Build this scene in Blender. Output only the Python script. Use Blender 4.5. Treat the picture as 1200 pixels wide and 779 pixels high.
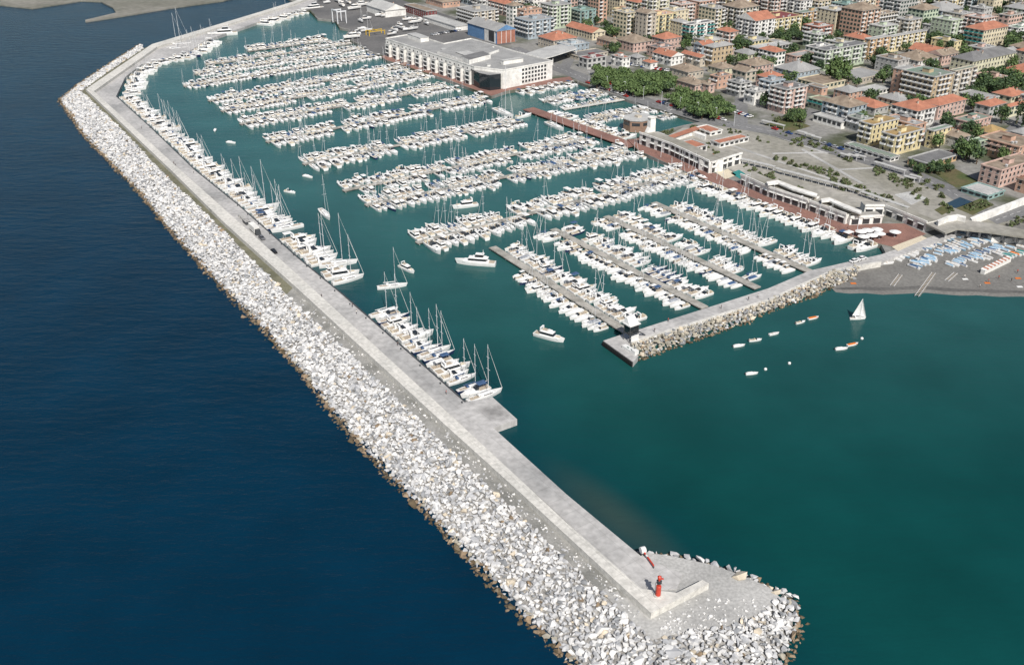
import bpy, bmesh, math, random
import numpy as np
from mathutils import Vector, Matrix
random.seed(7); RNG = np.random.RandomState(11)
for o in list(bpy.data.objects): bpy.data.objects.remove(o)
SC = bpy.context.scene; COL = SC.collection
R = math.radians

# ---------------------------------------------------------------- camera, sky, sun, exposure
CAMH = 165.0; PITCH = 28.0; HFOV = 55.0
cam = bpy.data.objects.new('camera', bpy.data.cameras.new('camera')); COL.objects.link(cam)
cam.location = (0, 0, CAMH); cam.rotation_euler = (R(90-PITCH), 0, 0)
cam.data.sensor_width = 36; cam.data.lens = 18/math.tan(R(HFOV/2)); cam.data.clip_start = 1; cam.data.clip_end = 9000
SC.camera = cam
SUN_AZ = 284.0; SUN_EL = 46.0                       # azimuth counter-clockwise from +X
w = bpy.data.worlds.new('World'); SC.world = w; w.use_nodes = True
nt = w.node_tree; nt.nodes.clear()
sky = nt.nodes.new('ShaderNodeTexSky'); sky.sky_type = 'NISHITA'; sky.sun_disc = False
sky.sun_elevation = R(SUN_EL); sky.sun_rotation = R(90-SUN_AZ); sky.altitude = 100; sky.dust_density = 2.0
bg = nt.nodes.new('ShaderNodeBackground'); bg.inputs[1].default_value = 0.075
wo = nt.nodes.new('ShaderNodeOutputWorld'); nt.links.new(sky.outputs[0], bg.inputs[0]); nt.links.new(bg.outputs[0], wo.inputs[0])
sl = bpy.data.lights.new('sun', 'SUN'); sl.energy = 4.7; sl.angle = R(0.5); sl.color = (1.0, 0.955, 0.90)
so = bpy.data.objects.new('sun', sl); COL.objects.link(so); so.location = (0, 0, 400)
sd = Vector((math.cos(R(SUN_AZ))*math.cos(R(SUN_EL)), math.sin(R(SUN_AZ))*math.cos(R(SUN_EL)), math.sin(R(SUN_EL))))
so.rotation_euler = sd.to_track_quat('Z', 'Y').to_euler()
SC.view_settings.view_transform = 'Standard'; SC.view_settings.look = 'None'
SC.view_settings.exposure = 0.08; SC.view_settings.gamma = 1.0; SC.view_settings.use_curve_mapping = False
SC.render.engine = 'CYCLES'

# ---------------------------------------------------------------- survey: photo pixel -> ground point
_p = R(PITCH); _f = 600/math.tan(R(HFOV/2)); _s, _c = math.sin(_p), math.cos(_p)
def P(u, v, z=0.0):
    u -= 600; v -= 389.5; d = _f*_s+v*_c; k = (CAMH-z)/d
    return np.array([u*k, (_f*_c-v*_s)*k])
def PX(x, y, z):
    h = CAMH-z; dep = y*_c+h*_s
    return 600+_f*x/dep, 389.5+_f*(h*_c-y*_s)/dep
def dirv(deg): return np.array([math.cos(R(deg)), math.sin(R(deg))])
GA, GB = 124.0, 34.0                                # the harbour's grid directions
A, B = dirv(GA), dirv(GB)

# ---------------------------------------------------------------- materials
MATS = {}
def lin(c): return tuple((x/12.92 if x <= .04045 else ((x+.055)/1.055)**2.4) for x in c)
def mat(name, col, rough=0.7, noise=0.18, scale=0.5, col2=None, metal=0.0, bump=0.0, detail=4, spec=0.4, scale2=None, joint=0, lo=0.35, hi=0.65):
    """col is a linear base colour; noise mixes it with a second tone in world-scale blotches"""
    if name in MATS: return MATS[name]
    m = bpy.data.materials.new(name); m.use_nodes = True; n = m.node_tree.nodes; l = m.node_tree.links
    b = n['Principled BSDF']; b.inputs['Roughness'].default_value = rough; b.inputs['Metallic'].default_value = metal
    b.inputs['Specular IOR Level'].default_value = spec
    if noise > 0 or col2:
        tc = n.new('ShaderNodeTexCoord'); t = n.new('ShaderNodeTexNoise'); t.inputs['Scale'].default_value = scale; t.inputs['Detail'].default_value = detail
        l.new(tc.outputs['Object'], t.inputs['Vector'])
        mr = n.new('ShaderNodeMapRange'); mr.inputs[1].default_value = lo; mr.inputs[2].default_value = hi; l.new(t.outputs[0], mr.inputs[0])
        mx = n.new('ShaderNodeMix'); mx.data_type = 'RGBA'; l.new(mr.outputs[0], mx.inputs[0])
        c2 = col2 or tuple(x*(1-noise*1.6) for x in col); c1 = col if col2 else tuple(min(1, x*(1+noise*.6)) for x in col)
        mx.inputs[6].default_value = (*c1, 1); mx.inputs[7].default_value = (*c2, 1); out = mx.outputs[2]
        if scale2:
            t2 = n.new('ShaderNodeTexNoise'); t2.inputs['Scale'].default_value = scale2; t2.inputs['Detail'].default_value = 3; l.new(tc.outputs['Object'], t2.inputs['Vector'])
            m2 = n.new('ShaderNodeMapRange'); m2.inputs[1].default_value = .3; m2.inputs[2].default_value = .7; m2.inputs[3].default_value = .8; m2.inputs[4].default_value = 1.15; l.new(t2.outputs[0], m2.inputs[0])
            vm = n.new('ShaderNodeVectorMath'); vm.operation = 'SCALE'; l.new(out, vm.inputs[0]); l.new(m2.outputs[0], vm.inputs['Scale']); out = vm.outputs[0]
        if joint:
            mp = n.new('ShaderNodeMapping'); mp.inputs['Rotation'].default_value = (0, 0, R(56)); l.new(tc.outputs['Object'], mp.inputs[0])
            br = n.new('ShaderNodeTexBrick'); br.inputs['Scale'].default_value = 1.0; br.inputs['Brick Width'].default_value = joint; br.inputs['Row Height'].default_value = joint*.8; br.inputs['Mortar Size'].default_value = .05; br.offset = 0
            br.inputs['Color1'].default_value = (1, 1, 1, 1); br.inputs['Color2'].default_value = (.95, .95, .95, 1); br.inputs['Mortar'].default_value = (.72, .72, .72, 1); l.new(mp.outputs[0], br.inputs[0])
            mm = n.new('ShaderNodeMix'); mm.data_type = 'RGBA'; mm.blend_type = 'MULTIPLY'; mm.inputs[0].default_value = 1; l.new(out, mm.inputs[6]); l.new(br.outputs[0], mm.inputs[7]); out = mm.outputs[2]
        l.new(out, b.inputs['Base Color'])
        if bump:
            bp = n.new('ShaderNodeBump'); bp.inputs['Strength'].default_value = bump; bp.inputs['Distance'].default_value = 0.3
            l.new(t.outputs[0], bp.inputs['Height']); l.new(bp.outputs[0], b.inputs['Normal'])
    else: b.inputs['Base Color'].default_value = (*col, 1)
    MATS[name] = m; return m
def M(n): return MATS[n]
def stains(name, spots):
    m = MATS[name]; n = m.node_tree.nodes; l = m.node_tree.links; b = n['Principled BSDF']; src = b.inputs['Base Color'].links[0].from_socket; tc = [k for k in n if k.type == 'TEX_COORD'][0]
    t = n.new('ShaderNodeTexNoise'); t.inputs['Scale'].default_value = .35; t.inputs['Detail'].default_value = 4; l.new(tc.outputs['Object'], t.inputs[0])
    for u, v, rad, dk in spots:
        q = P(u, v, 2.2); d = n.new('ShaderNodeVectorMath'); d.operation = 'DISTANCE'; l.new(tc.outputs['Object'], d.inputs[0]); d.inputs[1].default_value = (q[0], q[1], 2.2)
        ad = n.new('ShaderNodeMath'); ad.operation = 'MULTIPLY_ADD'; l.new(t.outputs[0], ad.inputs[0]); ad.inputs[1].default_value = rad*1.4; l.new(d.outputs['Value'], ad.inputs[2])
        mr = n.new('ShaderNodeMapRange'); mr.interpolation_type = 'SMOOTHSTEP'; mr.inputs[1].default_value = rad*.7; mr.inputs[2].default_value = rad*1.9; mr.inputs[3].default_value = dk; mr.inputs[4].default_value = 1; l.new(ad.outputs[0], mr.inputs[0])
        sc = n.new('ShaderNodeVectorMath'); sc.operation = 'SCALE'; l.new(src, sc.inputs[0]); l.new(mr.outputs[0], sc.inputs['Scale']); src = sc.outputs[0]
    l.new(src, b.inputs['Base Color'])
mat('gelcoat', (.80, .80, .78), .30, .05, 0.6); mat('deck_white', (.70, .69, .66), .6, .08, 1.5); mat('cream_deck', (.62, .55, .42), .7, .1, 1.5)
mat('teak', (.46, .39, .30), .7, .2, 3); mat('dark_glass', (.02, .025, .03), .08, 0, spec=.8); mat('blue_canvas', (.05, .10, .20), .8, .15, 1)
mat('white_canvas', (.74, .74, .72), .8, .1, 1); mat('grey_canvas', (.28, .30, .33), .8, .15, 1); mat('navy_hull', (.02, .035, .09), .25, .1, 1)
mat('metal_pale', (.68, .69, .70), .35, 0); mat('metal_dark', (.06, .065, .07), .5, .1, 1); mat('red_paint', (.52, .055, .03), .45, .12, 1.5)
mat('rubber', (.02, .02, .02), .8, 0); mat('orange_paint', (.65, .18, .03), .5, .1, 1); mat('teal_canvas', (.03, .22, .21), .8, .15, 1)
mat('beach_blue', (.26, .42, .56), .7, .12, 1); mat('green_hull', (.03, .13, .10), .4, .1, 1); mat('yellow_paint', (.60, .40, .05), .5, .1, 1)
mat('concrete_slab', (.64, .62, .57), .85, .0, .06, col2=(.54, .53, .49), scale2=.9, bump=.1, joint=9)
mat('quay_concrete', (.47, .46, .445), .85, 0, .035, col2=(.30, .30, .295), scale2=.5, bump=.1, lo=.45, hi=.72, joint=6)
mat('pier_deck', (.42, .40, .36), .85, 0, .3, col2=(.26, .25, .22), scale2=2)
mat('brick_paving', (.27, .145, .115), .85, 0, .12, col2=(.20, .11, .09), scale2=1.5)
mat('gravel', (.31, .305, .285), .95, 0, .15, col2=(.19, .19, .175), scale2=1.8, bump=.6)
mat('gravel_pale', (.45, .445, .425), .95, 0, .05, col2=(.32, .318, .305), scale2=1.4, bump=.4, lo=.4, hi=.62)
mat('grassy_gravel', (.18, .175, .12), .95, 0, .15, col2=(.12, .12, .08), scale2=1.8)
mat('rubble_bed', (.36, .35, .33), .95, .3, .8)
mat('rock_white', (.64, .635, .62), .85, .08, .7); mat('rock_grey', (.45, .455, .46), .85, .12, .7); mat('rock_dark', (.27, .28, .29), .85, .15, .7)
mat('rock_cream', (.58, .51, .40), .85, .12, .7); mat('rock_rust', (.27, .20, .13), .85, .2, .7); mat('rock_wet', (.13, .10, .06), .6, .3, .7)
mat('rock_tan', (.40, .37, .30), .85, .15, .7)
mat('asphalt', (.20, .20, .20), .9, 0, .04, col2=(.15, .15, .15), scale2=.6)
mat('lot_concrete', (.37, .355, .32), .9, 0, .03, col2=(.25, .24, .20), scale2=.35, joint=7)
mat('city_ground', (.24, .235, .22), .95, 0, .035, col2=(.075, .085, .05), scale2=.4, lo=.45, hi=.6)
mat('yard_ground', (.16, .155, .15), .95, 0, .04, col2=(.11, .11, .11), scale2=.5)
mat('sand_dark', (.20, .195, .18), .95, 0, .04, col2=(.155, .15, .14), scale2=1)
mat('sand_river', (.24, .23, .20), .95, 0, .02, col2=(.15, .15, .12), scale2=.2)
mat('line_paint', (.7, .7, .68), .8, .1, 1); mat('foam', (.75, .77, .76), .8, 0); mat('lawn', (.07, .095, .03), .95, 0, .1, col2=(.12, .10, .05), scale2=.8)
mat('tree_leaf', (.085, .14, .045), .75, 0, .5, col2=(.12, .18, .06)); mat('pale_leaf', (.09, .145, .05), .75, 0, .5, col2=(.12, .175, .06)); mat('dark_leaf', (.035, .068, .03), .75, 0, .5, col2=(.055, .09, .035))
mat('shrub_leaf', (.10, .115, .06), .8, 0, .5, col2=(.15, .145, .08)); mat('bark', (.13, .09, .06), .9, .2, 2)
mat('roof_red', (.44, .19, .12), .85, 0, .25, col2=(.33, .14, .09), scale2=2); mat('roof_brown', (.31, .25, .19), .85, 0, .25, col2=(.20, .155, .115), scale2=2)
mat('roof_grey', (.34, .34, .33), .85, 0, .12, col2=(.26, .26, .255), scale2=1.5); mat('roof_dark', (.19, .19, .19), .85, 0, .15, col2=(.14, .14, .14), scale2=1.5)
mat('roof_green', (.16, .24, .19), .85, 0, .15, col2=(.22, .24, .20), scale2=1.5); mat('roof_pale', (.48, .48, .46), .8, 0, .12, col2=(.38, .38, .37), scale2=1)
mat('roof_ochre', (.38, .26, .11), .85, 0, .25, col2=(.28, .20, .10), scale2=1.5)
WALLC = dict(white=(.76, .75, .71), cream=(.62, .55, .40), yellow=(.66, .57, .34), pink=(.56, .40, .34), salmon=(.54, .35, .26), brick=(.38, .17, .12), grey=(.45, .45, .43),
             tan=(.47, .37, .24), teal=(.27, .40, .38), blue=(.12, .24, .42), beige=(.50, .45, .37), brown=(.28, .18, .13), paleyellow=(.60, .58, .42), orange=(.55, .38, .22),
             maroon=(.20, .06, .06), palegreen=(.46, .53, .40), bluegrey=(.34, .40, .44))
for k, c in WALLC.items(): mat('wall_'+k, c, .9, .1, .12, scale2=.5)
mat('window_dark', (.045, .05, .055), .2, .2, .3, spec=.6); mat('shutter_green', (.04, .10, .08), .6, .1, 1); mat('shutter_brown', (.14, .08, .05), .6, .1, 1); mat('frame_white', (.7, .7, .68), .6, 0)
for k, c in dict(car_white=(.75, .75, .74), car_silver=(.42, .43, .44), car_black=(.02, .02, .022), car_blue=(.03, .07, .22), car_red=(.42, .03, .02), car_grey=(.14, .14, .15)).items(): mat(k, c, .3, 0)
mat('skin', (.5, .3, .2), .6, 0); mat('cloth_dark', (.03, .035, .05), .9, 0); mat('cloth_red', (.4, .05, .04), .9, 0); mat('cloth_white', (.65, .65, .62), .9, 0)

stains('quay_concrete', [(580, 482, 5.5, .5), (430, 396, 2.5, .6), (318, 292, 3, .7), (250, 232, 3, .7), (500, 452, 4, .8), (150, 118, 6, .75), (845, 362, 4, .8)])
# ---------------------------------------------------------------- mesh builder
class MB:
    def __init__(s): s.v = []; s.f = []; s.m = []; s.names = []
    def mi(s, name):
        if name not in s.names: s.names.append(name)
        return s.names.index(name)
    def add(s, vs, fs, m):
        b = len(s.v); s.v += [tuple(map(float, p)) for p in vs]; i = s.mi(m)
        for f in fs: s.f.append(tuple(b+k for k in f)); s.m.append(i)
        return s
    def box(s, c, d, m, rot=0.0, top=1.0, sh=(0, 0)):
        cx, cy, cz = c; x, y, z = d[0]/2, d[1]/2, d[2]/2; ca, sa = math.cos(rot), math.sin(rot)
        vs = []
        for zz, k in ((-z, 1.0), (z, top)):
            for sx, sy in ((-1, -1), (1, -1), (1, 1), (-1, 1)):
                px = sx*x*k+(sh[0] if zz > 0 else 0); py = sy*y*k+(sh[1] if zz > 0 else 0)
                vs.append((cx+px*ca-py*sa, cy+px*sa+py*ca, cz+zz))
        return s.add(vs, [(3, 2, 1, 0), (4, 5, 6, 7), (0, 1, 5, 4), (1, 2, 6, 5), (2, 3, 7, 6), (3, 0, 4, 7)], m)
    def cyl(s, p0, p1, r0, r1, n, m):
        p0 = Vector(p0); p1 = Vector(p1); d = (p1-p0).normalized(); a = d.orthogonal().normalized(); b = d.cross(a)
        vs = []
        for p, r in ((p0, r0), (p1, r1)):
            for k in range(n): t = 2*math.pi*k/n; vs.append(p+a*math.cos(t)*r+b*math.sin(t)*r)
        fs = [(k, (k+1) % n, n+(k+1) % n, n+k) for k in range(n)]+[tuple(range(n-1, -1, -1)), tuple(range(n, 2*n))]
        return s.add(vs, fs, m)
    def prism(s, pts, z0, z1, m, mtop=None):
        pts = [tuple(p[:2]) for p in pts]
        ar = sum(pts[i-1][0]*pts[i][1]-pts[i][0]*pts[i-1][1] for i in range(len(pts)))
        if ar < 0: pts = pts[::-1]
        n = len(pts); vs = [(x, y, z0) for x, y in pts]+[(x, y, z1) for x, y in pts]
        s.add(vs, [(i, (i+1) % n, n+(i+1) % n, n+i) for i in range(n)]+[tuple(range(n-1, -1, -1))], m)
        s.add(vs[n:], [tuple(range(n))], mtop or m); return s
    def mesh(s, name):
        me = bpy.data.meshes.new(name); me.from_pydata(s.v, [], s.f)
        for n in s.names: me.materials.append(MATS[n])
        me.polygons.foreach_set('material_index', s.m); me.update(); return me
def link(name, data, parent=None, loc=None):
    o = bpy.data.objects.new(name, data); COL.objects.link(o)
    if parent: o.parent = parent
    if loc is not None: o.location = loc
    return o
LABELS = {}
def tag(o, label, cat, group=None, kind=None):
    if kind: o['kind'] = kind
    if label: o['label'] = label; LABELS.setdefault(label, []).append(o.name)
    if cat: o['category'] = cat
    if group: o['group'] = group
    return o
def empty(name, loc, rz=0.0, sc=1.0):
    o = bpy.data.objects.new(name, None); COL.objects.link(o); o.location = loc; o.rotation_euler = (0, 0, rz)
    o.scale = (sc, sc, sc); o.empty_display_size = 0.5; return o
def structure(name, mb, z=None):
    o = link(name, mb.mesh(name)); o['kind'] = 'structure'; return o
def pw(pts, z): return [P(u, v, z) for u, v in pts]
def resample(pts, step):
    pts = [np.array(p, float) for p in pts]; out = [pts[0]]
    for a, b in zip(pts[:-1], pts[1:]):
        n = max(1, int(round(np.linalg.norm(b-a)/step)))
        out += [a+(b-a)*k/n for k in range(1, n+1)]
    return np.array(out)
def dist_poly(q, poly):
    d = np.full(len(q), 1e9)
    for a, b in zip(poly[:-1], poly[1:]):
        a = np.array(a); b = np.array(b); ab = b-a; t = np.clip(((q-a)@ab)/max(1e-9, ab@ab), 0, 1)
        d = np.minimum(d, np.linalg.norm(q-(a+t[:, None]*ab), axis=1))
    return d
def inside(q, poly):
    r = np.zeros(len(q), bool); n = len(poly)
    for i in range(n):
        x0, y0 = poly[i-1]; x1, y1 = poly[i]
        if y0 == y1: continue
        c = ((y0 > q[:, 1]) != (y1 > q[:, 1])) & (q[:, 0] < (x1-x0)*(q[:, 1]-y0)/(y1-y0)+x0)
        r ^= c
    return r

# ---------------------------------------------------------------- water
def water():
    m = bpy.data.materials.new('sea_water'); m.use_nodes = True; n = m.node_tree.nodes; l = m.node_tree.links; b = n['Principled BSDF']
    b.inputs['Roughness'].default_value = .16; b.inputs['IOR'].default_value = 1.33; b.inputs['Specular IOR Level'].default_value = .25
    tc = n.new('ShaderNodeTexCoord')
    def math_(op, a, b_=None, clamp=False):
        k = n.new('ShaderNodeMath'); k.operation = op; k.use_clamp = clamp
        for i, x in enumerate((a, b_)):
            if x is None: continue
            if isinstance(x, (int, float)): k.inputs[i].default_value = x
            else: l.new(x, k.inputs[i])
        return k.outputs[0]
    def half(p0, p1, soft):                          # 0..1 across a line; positive to the right of p0->p1
        d = (p1-p0)/np.linalg.norm(p1-p0); nn = np.array([d[1], -d[0]])
        vm = n.new('ShaderNodeVectorMath'); vm.operation = 'DOT_PRODUCT'; l.new(tc.outputs['Object'], vm.inputs[0]); vm.inputs[1].default_value = (nn[0], nn[1], 0)
        return vm.outputs['Value'], float(nn@p0)
    def mapr(x, a, b_):
        k = n.new('ShaderNodeMapRange'); k.interpolation_type = 'SMOOTHSTEP'; k.inputs[1].default_value = a; k.inputs[2].default_value = b_; l.new(x, k.inputs[0]); return k.outputs[0]
    nz = n.new('ShaderNodeTexNoise'); nz.inputs['Scale'].default_value = .008; nz.inputs['Detail'].default_value = 3; l.new(tc.outputs['Object'], nz.inputs[0])
    wob = math_('MULTIPLY', math_('SUBTRACT', nz.outputs[0], .5), 60)
    # signed distance right of the mole (towards the harbour)
    v1, c1 = half(P(763, 718), P(100, 104), 0); v2, c2 = half(P(100, 104), P(344, 3), 0)
    h1 = mapr(math_('ADD', v1, wob), c1-25, c1+45); h2 = mapr(v2, c2-8, c2+8)
    harb = math_('MULTIPLY', h1, h2)
    # inner basin versus open bay: lies beyond the line through both pier heads
    v3, c3 = half(P(560, 500), P(742, 424), 0)
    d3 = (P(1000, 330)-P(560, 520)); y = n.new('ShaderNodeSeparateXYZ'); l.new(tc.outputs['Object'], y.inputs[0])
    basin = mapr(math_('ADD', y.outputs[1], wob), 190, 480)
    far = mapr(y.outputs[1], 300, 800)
    def mix(f, a, b_):
        k = n.new('ShaderNodeMix'); k.data_type = 'RGBA'; l.new(f, k.inputs[0])
        for i, x in ((6, a), (7, b_)):
            if isinstance(x, tuple): k.inputs[i].default_value = (*x, 1)
            else: l.new(x, k.inputs[i])
        return k.outputs[2]
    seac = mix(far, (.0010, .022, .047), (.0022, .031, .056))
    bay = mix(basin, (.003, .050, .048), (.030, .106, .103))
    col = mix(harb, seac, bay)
    # shoal of paler silt along the inside of the mole near its head
    c0 = P(722, 606); k = n.new('ShaderNodeVectorMath'); k.operation = 'SUBTRACT'; l.new(tc.outputs['Object'], k.inputs[0]); k.inputs[1].default_value = (c0[0], c0[1], 0)
    r1 = n.new('ShaderNodeVectorRotate'); r1.rotation_type = 'Z_AXIS'; l.new(k.outputs[0], r1.inputs[0]); r1.inputs['Angle'].default_value = R(56)
    s1 = n.new('ShaderNodeVectorMath'); s1.operation = 'MULTIPLY'; l.new(r1.outputs[0], s1.inputs[0]); s1.inputs[1].default_value = (1/30, 1/8, 0)
    ln = n.new('ShaderNodeVectorMath'); ln.operation = 'LENGTH'; l.new(s1.outputs[0], ln.inputs[0])
    sh = math_('SUBTRACT', 1.0, mapr(ln.outputs['Value'], .0, 1.3)); sh = math_('MULTIPLY', sh, .28)
    col = mix(sh, col, (.085, .085, .055))
    # broad wind patches
    n2 = n.new('ShaderNodeTexNoise'); n2.inputs['Scale'].default_value = .03; n2.inputs['Detail'].default_value = 5; l.new(tc.outputs['Object'], n2.inputs[0])
    pm = n.new('ShaderNodeMapRange'); l.new(n2.outputs[0], pm.inputs[0]); pm.inputs[1].default_value = .3; pm.inputs[2].default_value = .7; pm.inputs[3].default_value = .86; pm.inputs[4].default_value = 1.14
    sc = n.new('ShaderNodeVectorMath'); sc.operation = 'SCALE'; l.new(col, sc.inputs[0]); l.new(pm.outputs[0], sc.inputs['Scale'])
    l.new(sc.outputs[0], b.inputs['Base Color'])
    mp = n.new('ShaderNodeMapping'); mp.inputs['Rotation'].default_value = (0, 0, R(20)); mp.inputs['Scale'].default_value = (.35, 1.0, 1); l.new(tc.outputs['Object'], mp.inputs[0])
    w1 = n.new('ShaderNodeTexNoise'); w1.inputs['Scale'].default_value = .22; w1.inputs['Detail'].default_value = 7; w1.inputs['Roughness'].default_value = .62; l.new(mp.outputs[0], w1.inputs[0])
    bp = n.new('ShaderNodeBump'); bp.inputs['Distance'].default_value = 1.0
    st = mix(harb, (.70, .70, .70), (.24, .24, .24)); l.new(st, bp.inputs['Strength'])
    l.new(w1.outputs[0], bp.inputs['Height']); l.new(bp.outputs[0], b.inputs['Normal'])
    MATS['sea_water'] = m
    mb = MB(); mb.add([(-4000, -200, 0), (4000, -200, 0), (4000, 7000, 0), (-4000, 7000, 0)], [(0, 1, 2, 3)], 'sea_water')
    structure('sea_water', mb)
water()

# ---------------------------------------------------------------- the outer mole
ZG, ZQ, ZS = 2.0, 2.2, 3.9
SEAW = [(164, 52), (120, 80), (90, 100), (68, 118), (100, 163), (130, 193), (164, 229), (197, 270), (228, 305), (267, 346), (310, 392), (350, 437), (399, 500), (450, 556), (500, 607), (545, 655), (600, 716), (660, 774), (700, 812), (760, 845), (840, 850), (905, 810), (926, 774), (936, 750), (941, 728), (932, 706)]
CREST = [(168, 57), (125, 85), (95, 107), (144, 153), (188, 200), (265, 273), (341, 350), (420, 424), (499, 500), (600, 594), (690, 680), (764, 749), (805, 739), (850, 733), (890, 718), (915, 700)]
QIN = [(136, 113), (177, 150), (229, 200), (280, 241), (350, 303), (400, 344), (545, 471), (577, 465), (606, 491), (578, 501), (664, 579), (751, 651)]
mb = MB()   # rubble bed under the armour stones
cw = resample(pw(CREST, 2.0), 12); sw = resample(pw(SEAW, 0.0), 12)
def at_len(poly, t):
    L = np.r_[0, np.cumsum(np.linalg.norm(np.diff(poly, axis=0), axis=1))]; return np.array([np.interp(t*L[-1], L, poly[:, 0]), np.interp(t*L[-1], L, poly[:, 1])])
def matched(outer, inner, step, z):
    """for each crest point the nearest waterline point, in order"""
    o = resample(pw(outer, 0), 2.0); i = resample(pw(inner, z), step); k = 0; res = []
    for q in i:
        d = np.linalg.norm(o[k:k+80]-q, axis=1); k = k+int(np.argmin(d)); res.append(o[k])
    return np.array(res), i
wo_, ci_ = matched(SEAW, CREST, 6, 2.0)
vs = []
for a, b_ in zip(wo_, ci_):
    d = (a-b_)/max(1e-6, np.linalg.norm(a-b_))
    vs += [(b_[0]-d[0]*2, b_[1]-d[1]*2, 1.85), (b_[0], b_[1], 1.9), (a[0], a[1], -0.3), (a[0]+d[0]*6, a[1]+d[1]*6, -4)]
n = len(ci_)
mb.add(vs, [(4*i+j, 4*i+4+j, 4*i+5+j, 4*i+1+j) for i in range(n-1) for j in range(3)], 'rubble_bed')
structure('breakwater_rubble_bank', mb)
mb = MB()
mb.prism(pw([(168, 57), (125, 85), (95, 107), (144, 153), (188, 200), (265, 273), (341, 350), (352, 346), (278, 273), (200, 196), (101, 105), (178, 53)], ZG), -3, ZG, 'grassy_gravel')
mb.prism(pw([(336, 345), (420, 424), (499, 500), (600, 594), (690, 680), (764, 749), (775, 716), (690, 646), (612, 573), (522, 494), (440, 421), (346, 334)], ZG+.01), -3, ZG+.01, 'gravel')
structure('mole_gravel_strip', mb)
mb = MB()
mb.prism(pw([(704, 692), (716, 704), (738, 725), (764, 749), (805, 739), (850, 733), (890, 718), (915, 700), (900, 687), (868, 673), (833, 661), (787, 651), (756, 647), (740, 660), (764, 700), (764, 716), (748, 705), (742, 706), (737, 700), (728, 699), (724, 692), (715, 694), (711, 688)], ZG+.03), -3, ZG+.03, 'gravel_pale')
structure('mole_head_ground', mb)
# concrete quay road
mb = MB()
mb.prism(pw([(106, 106), (180, 52), (300, 16.5), (344, 3), (372, -8), (392, -8), (352, 11), (338, 15), (300, 27), (240, 48), (222, 61), (200, 67), (167, 75), (147, 90), (136, 113), (177, 150), (229, 200), (280, 241), (350, 303), (400, 344), (545, 471), (577, 465), (606, 491), (578, 501), (664, 579), (751, 651), (800, 672), (793, 690), (751, 691), (540, 498), (340, 316)], ZQ), -3, ZQ, 'quay_concrete')
structure('quay_road', mb)
mb = MB()    # seaward crown wall slab, a real wall that turns round the lighthouse
mb.prism(pw([(100, 104), (200, 199), (264, 262), (352, 341), (520, 496), (612, 579), (763, 718), (831, 683), (823, 679), (793, 694), (751, 689.5), (664, 612), (543, 500), (350, 323), (200, 189), (110, 107)], ZS), 0, ZS, 'concrete_slab')
cs = link('crown_wall', mb.mesh('crown_wall')); tag(cs, 'long pale concrete crown wall running down the breakwater and turning at the lighthouse', 'sea wall')
mb = MB()
mb.prism(pw([(101.5, 104), (110, 107), (184, 55), (300, 18.5), (344, 5), (372, -6), (372, -9), (344, 2), (300, 15.5), (178, 52)], ZS), 0, ZS, 'concrete_slab')
tag(link('crown_wall', mb.mesh('crown_wall')), 'pale concrete wall along the far jetty from the corner to the boatyard', 'sea wall')
# ---- armour stones
def hull_rock(seed, n=11):
    rr = np.random.RandomState(seed); q = rr.normal(size=(n, 3)); q /= np.linalg.norm(q, axis=1)[:, None]; q *= rr.uniform(.8, 1.1, (n, 1)); q *= np.array([1, .8, .62])
    bm = bmesh.new()
    for p in q: bm.verts.new(p)
    g = bmesh.ops.convex_hull(bm, input=bm.verts); bmesh.ops.delete(bm, geom=[e for e in bm.verts if not e.link_faces], context='VERTS')
    bm.verts.ensure_lookup_table(); bm.faces.ensure_lookup_table()
    v = np.array([x.co[:] for x in bm.verts]); f = [tuple(x.index for x in k.verts) for k in bm.faces]; bm.free(); return v, f
ROCKS = [hull_rock(s) for s in range(14)]
ROCKMESH = {}
def rock_mesh(k, m):
    if (k, m) not in ROCKMESH: ROCKMESH[(k, m)] = MB().add(ROCKS[k][0], ROCKS[k][1], m).mesh('boulder')
    return ROCKMESH[(k, m)]
def rot3(a, b_, c):
    return np.array(Matrix.Rotation(a, 3, 'Z') @ Matrix.Rotation(b_, 3, 'X') @ Matrix.Rotation(c, 3, 'Y'))
def scatter_rocks(outer, inner, zc, spacing, size, pick, region=None):
    o = resample(pw(outer, 0), 3); i = resample(pw(inner, zc), 3); poly = np.vstack([o, i[::-1]])
    mn, mx = poly.min(0), poly.max(0); gx, gy = np.meshgrid(np.arange(mn[0], mx[0], spacing), np.arange(mn[1], mx[1], spacing)); q = np.c_[gx.ravel(), gy.ravel()]+RNG.uniform(-.45, .45, (gx.size, 2))*spacing
    q = q[inside(q, poly)]; dw = dist_poly(q, o); di = dist_poly(q, i); f = dw/(dw+di+1e-6); out = []
    for (x, y), ff, d in zip(q, f, dw):
        s = size*RNG.lognormal(0, .31); out.append((x, y, -0.15+(zc+.15)*ff**.75+RNG.uniform(-.2, .25), s, RNG.randint(14), RNG.uniform(0, 6.28, 3), pick(ff, d)))
    return out
def pick_main(ff, d):
    r = RNG.rand()
    if d < 1.2: return 'rock_wet' if r < .55 else 'rock_rust'
    if d < 2.4 and r < .5: return ['rock_rust', 'rock_grey', 'rock_tan'][RNG.randint(3)]
    return 'rock_white' if r < .52 else 'rock_grey' if r < .86 else 'rock_cream' if r < .905 else 'rock_dark' if r < .992 else 'rock_rust'
def pick_arm(ff, d):
    r = RNG.rand()
    if d < 1.0: return 'rock_wet' if r < .8 else 'rock_rust'
    return 'rock_tan' if r < .45 else 'rock_cream' if r < .65 else 'rock_dark' if r < .82 else 'rock_rust' if r < .88 else 'rock_white' if r < .93 else 'rock_grey'
rk = scatter_rocks(SEAW, CREST, 2.3, 1.0, .80, pick_main)
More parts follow.
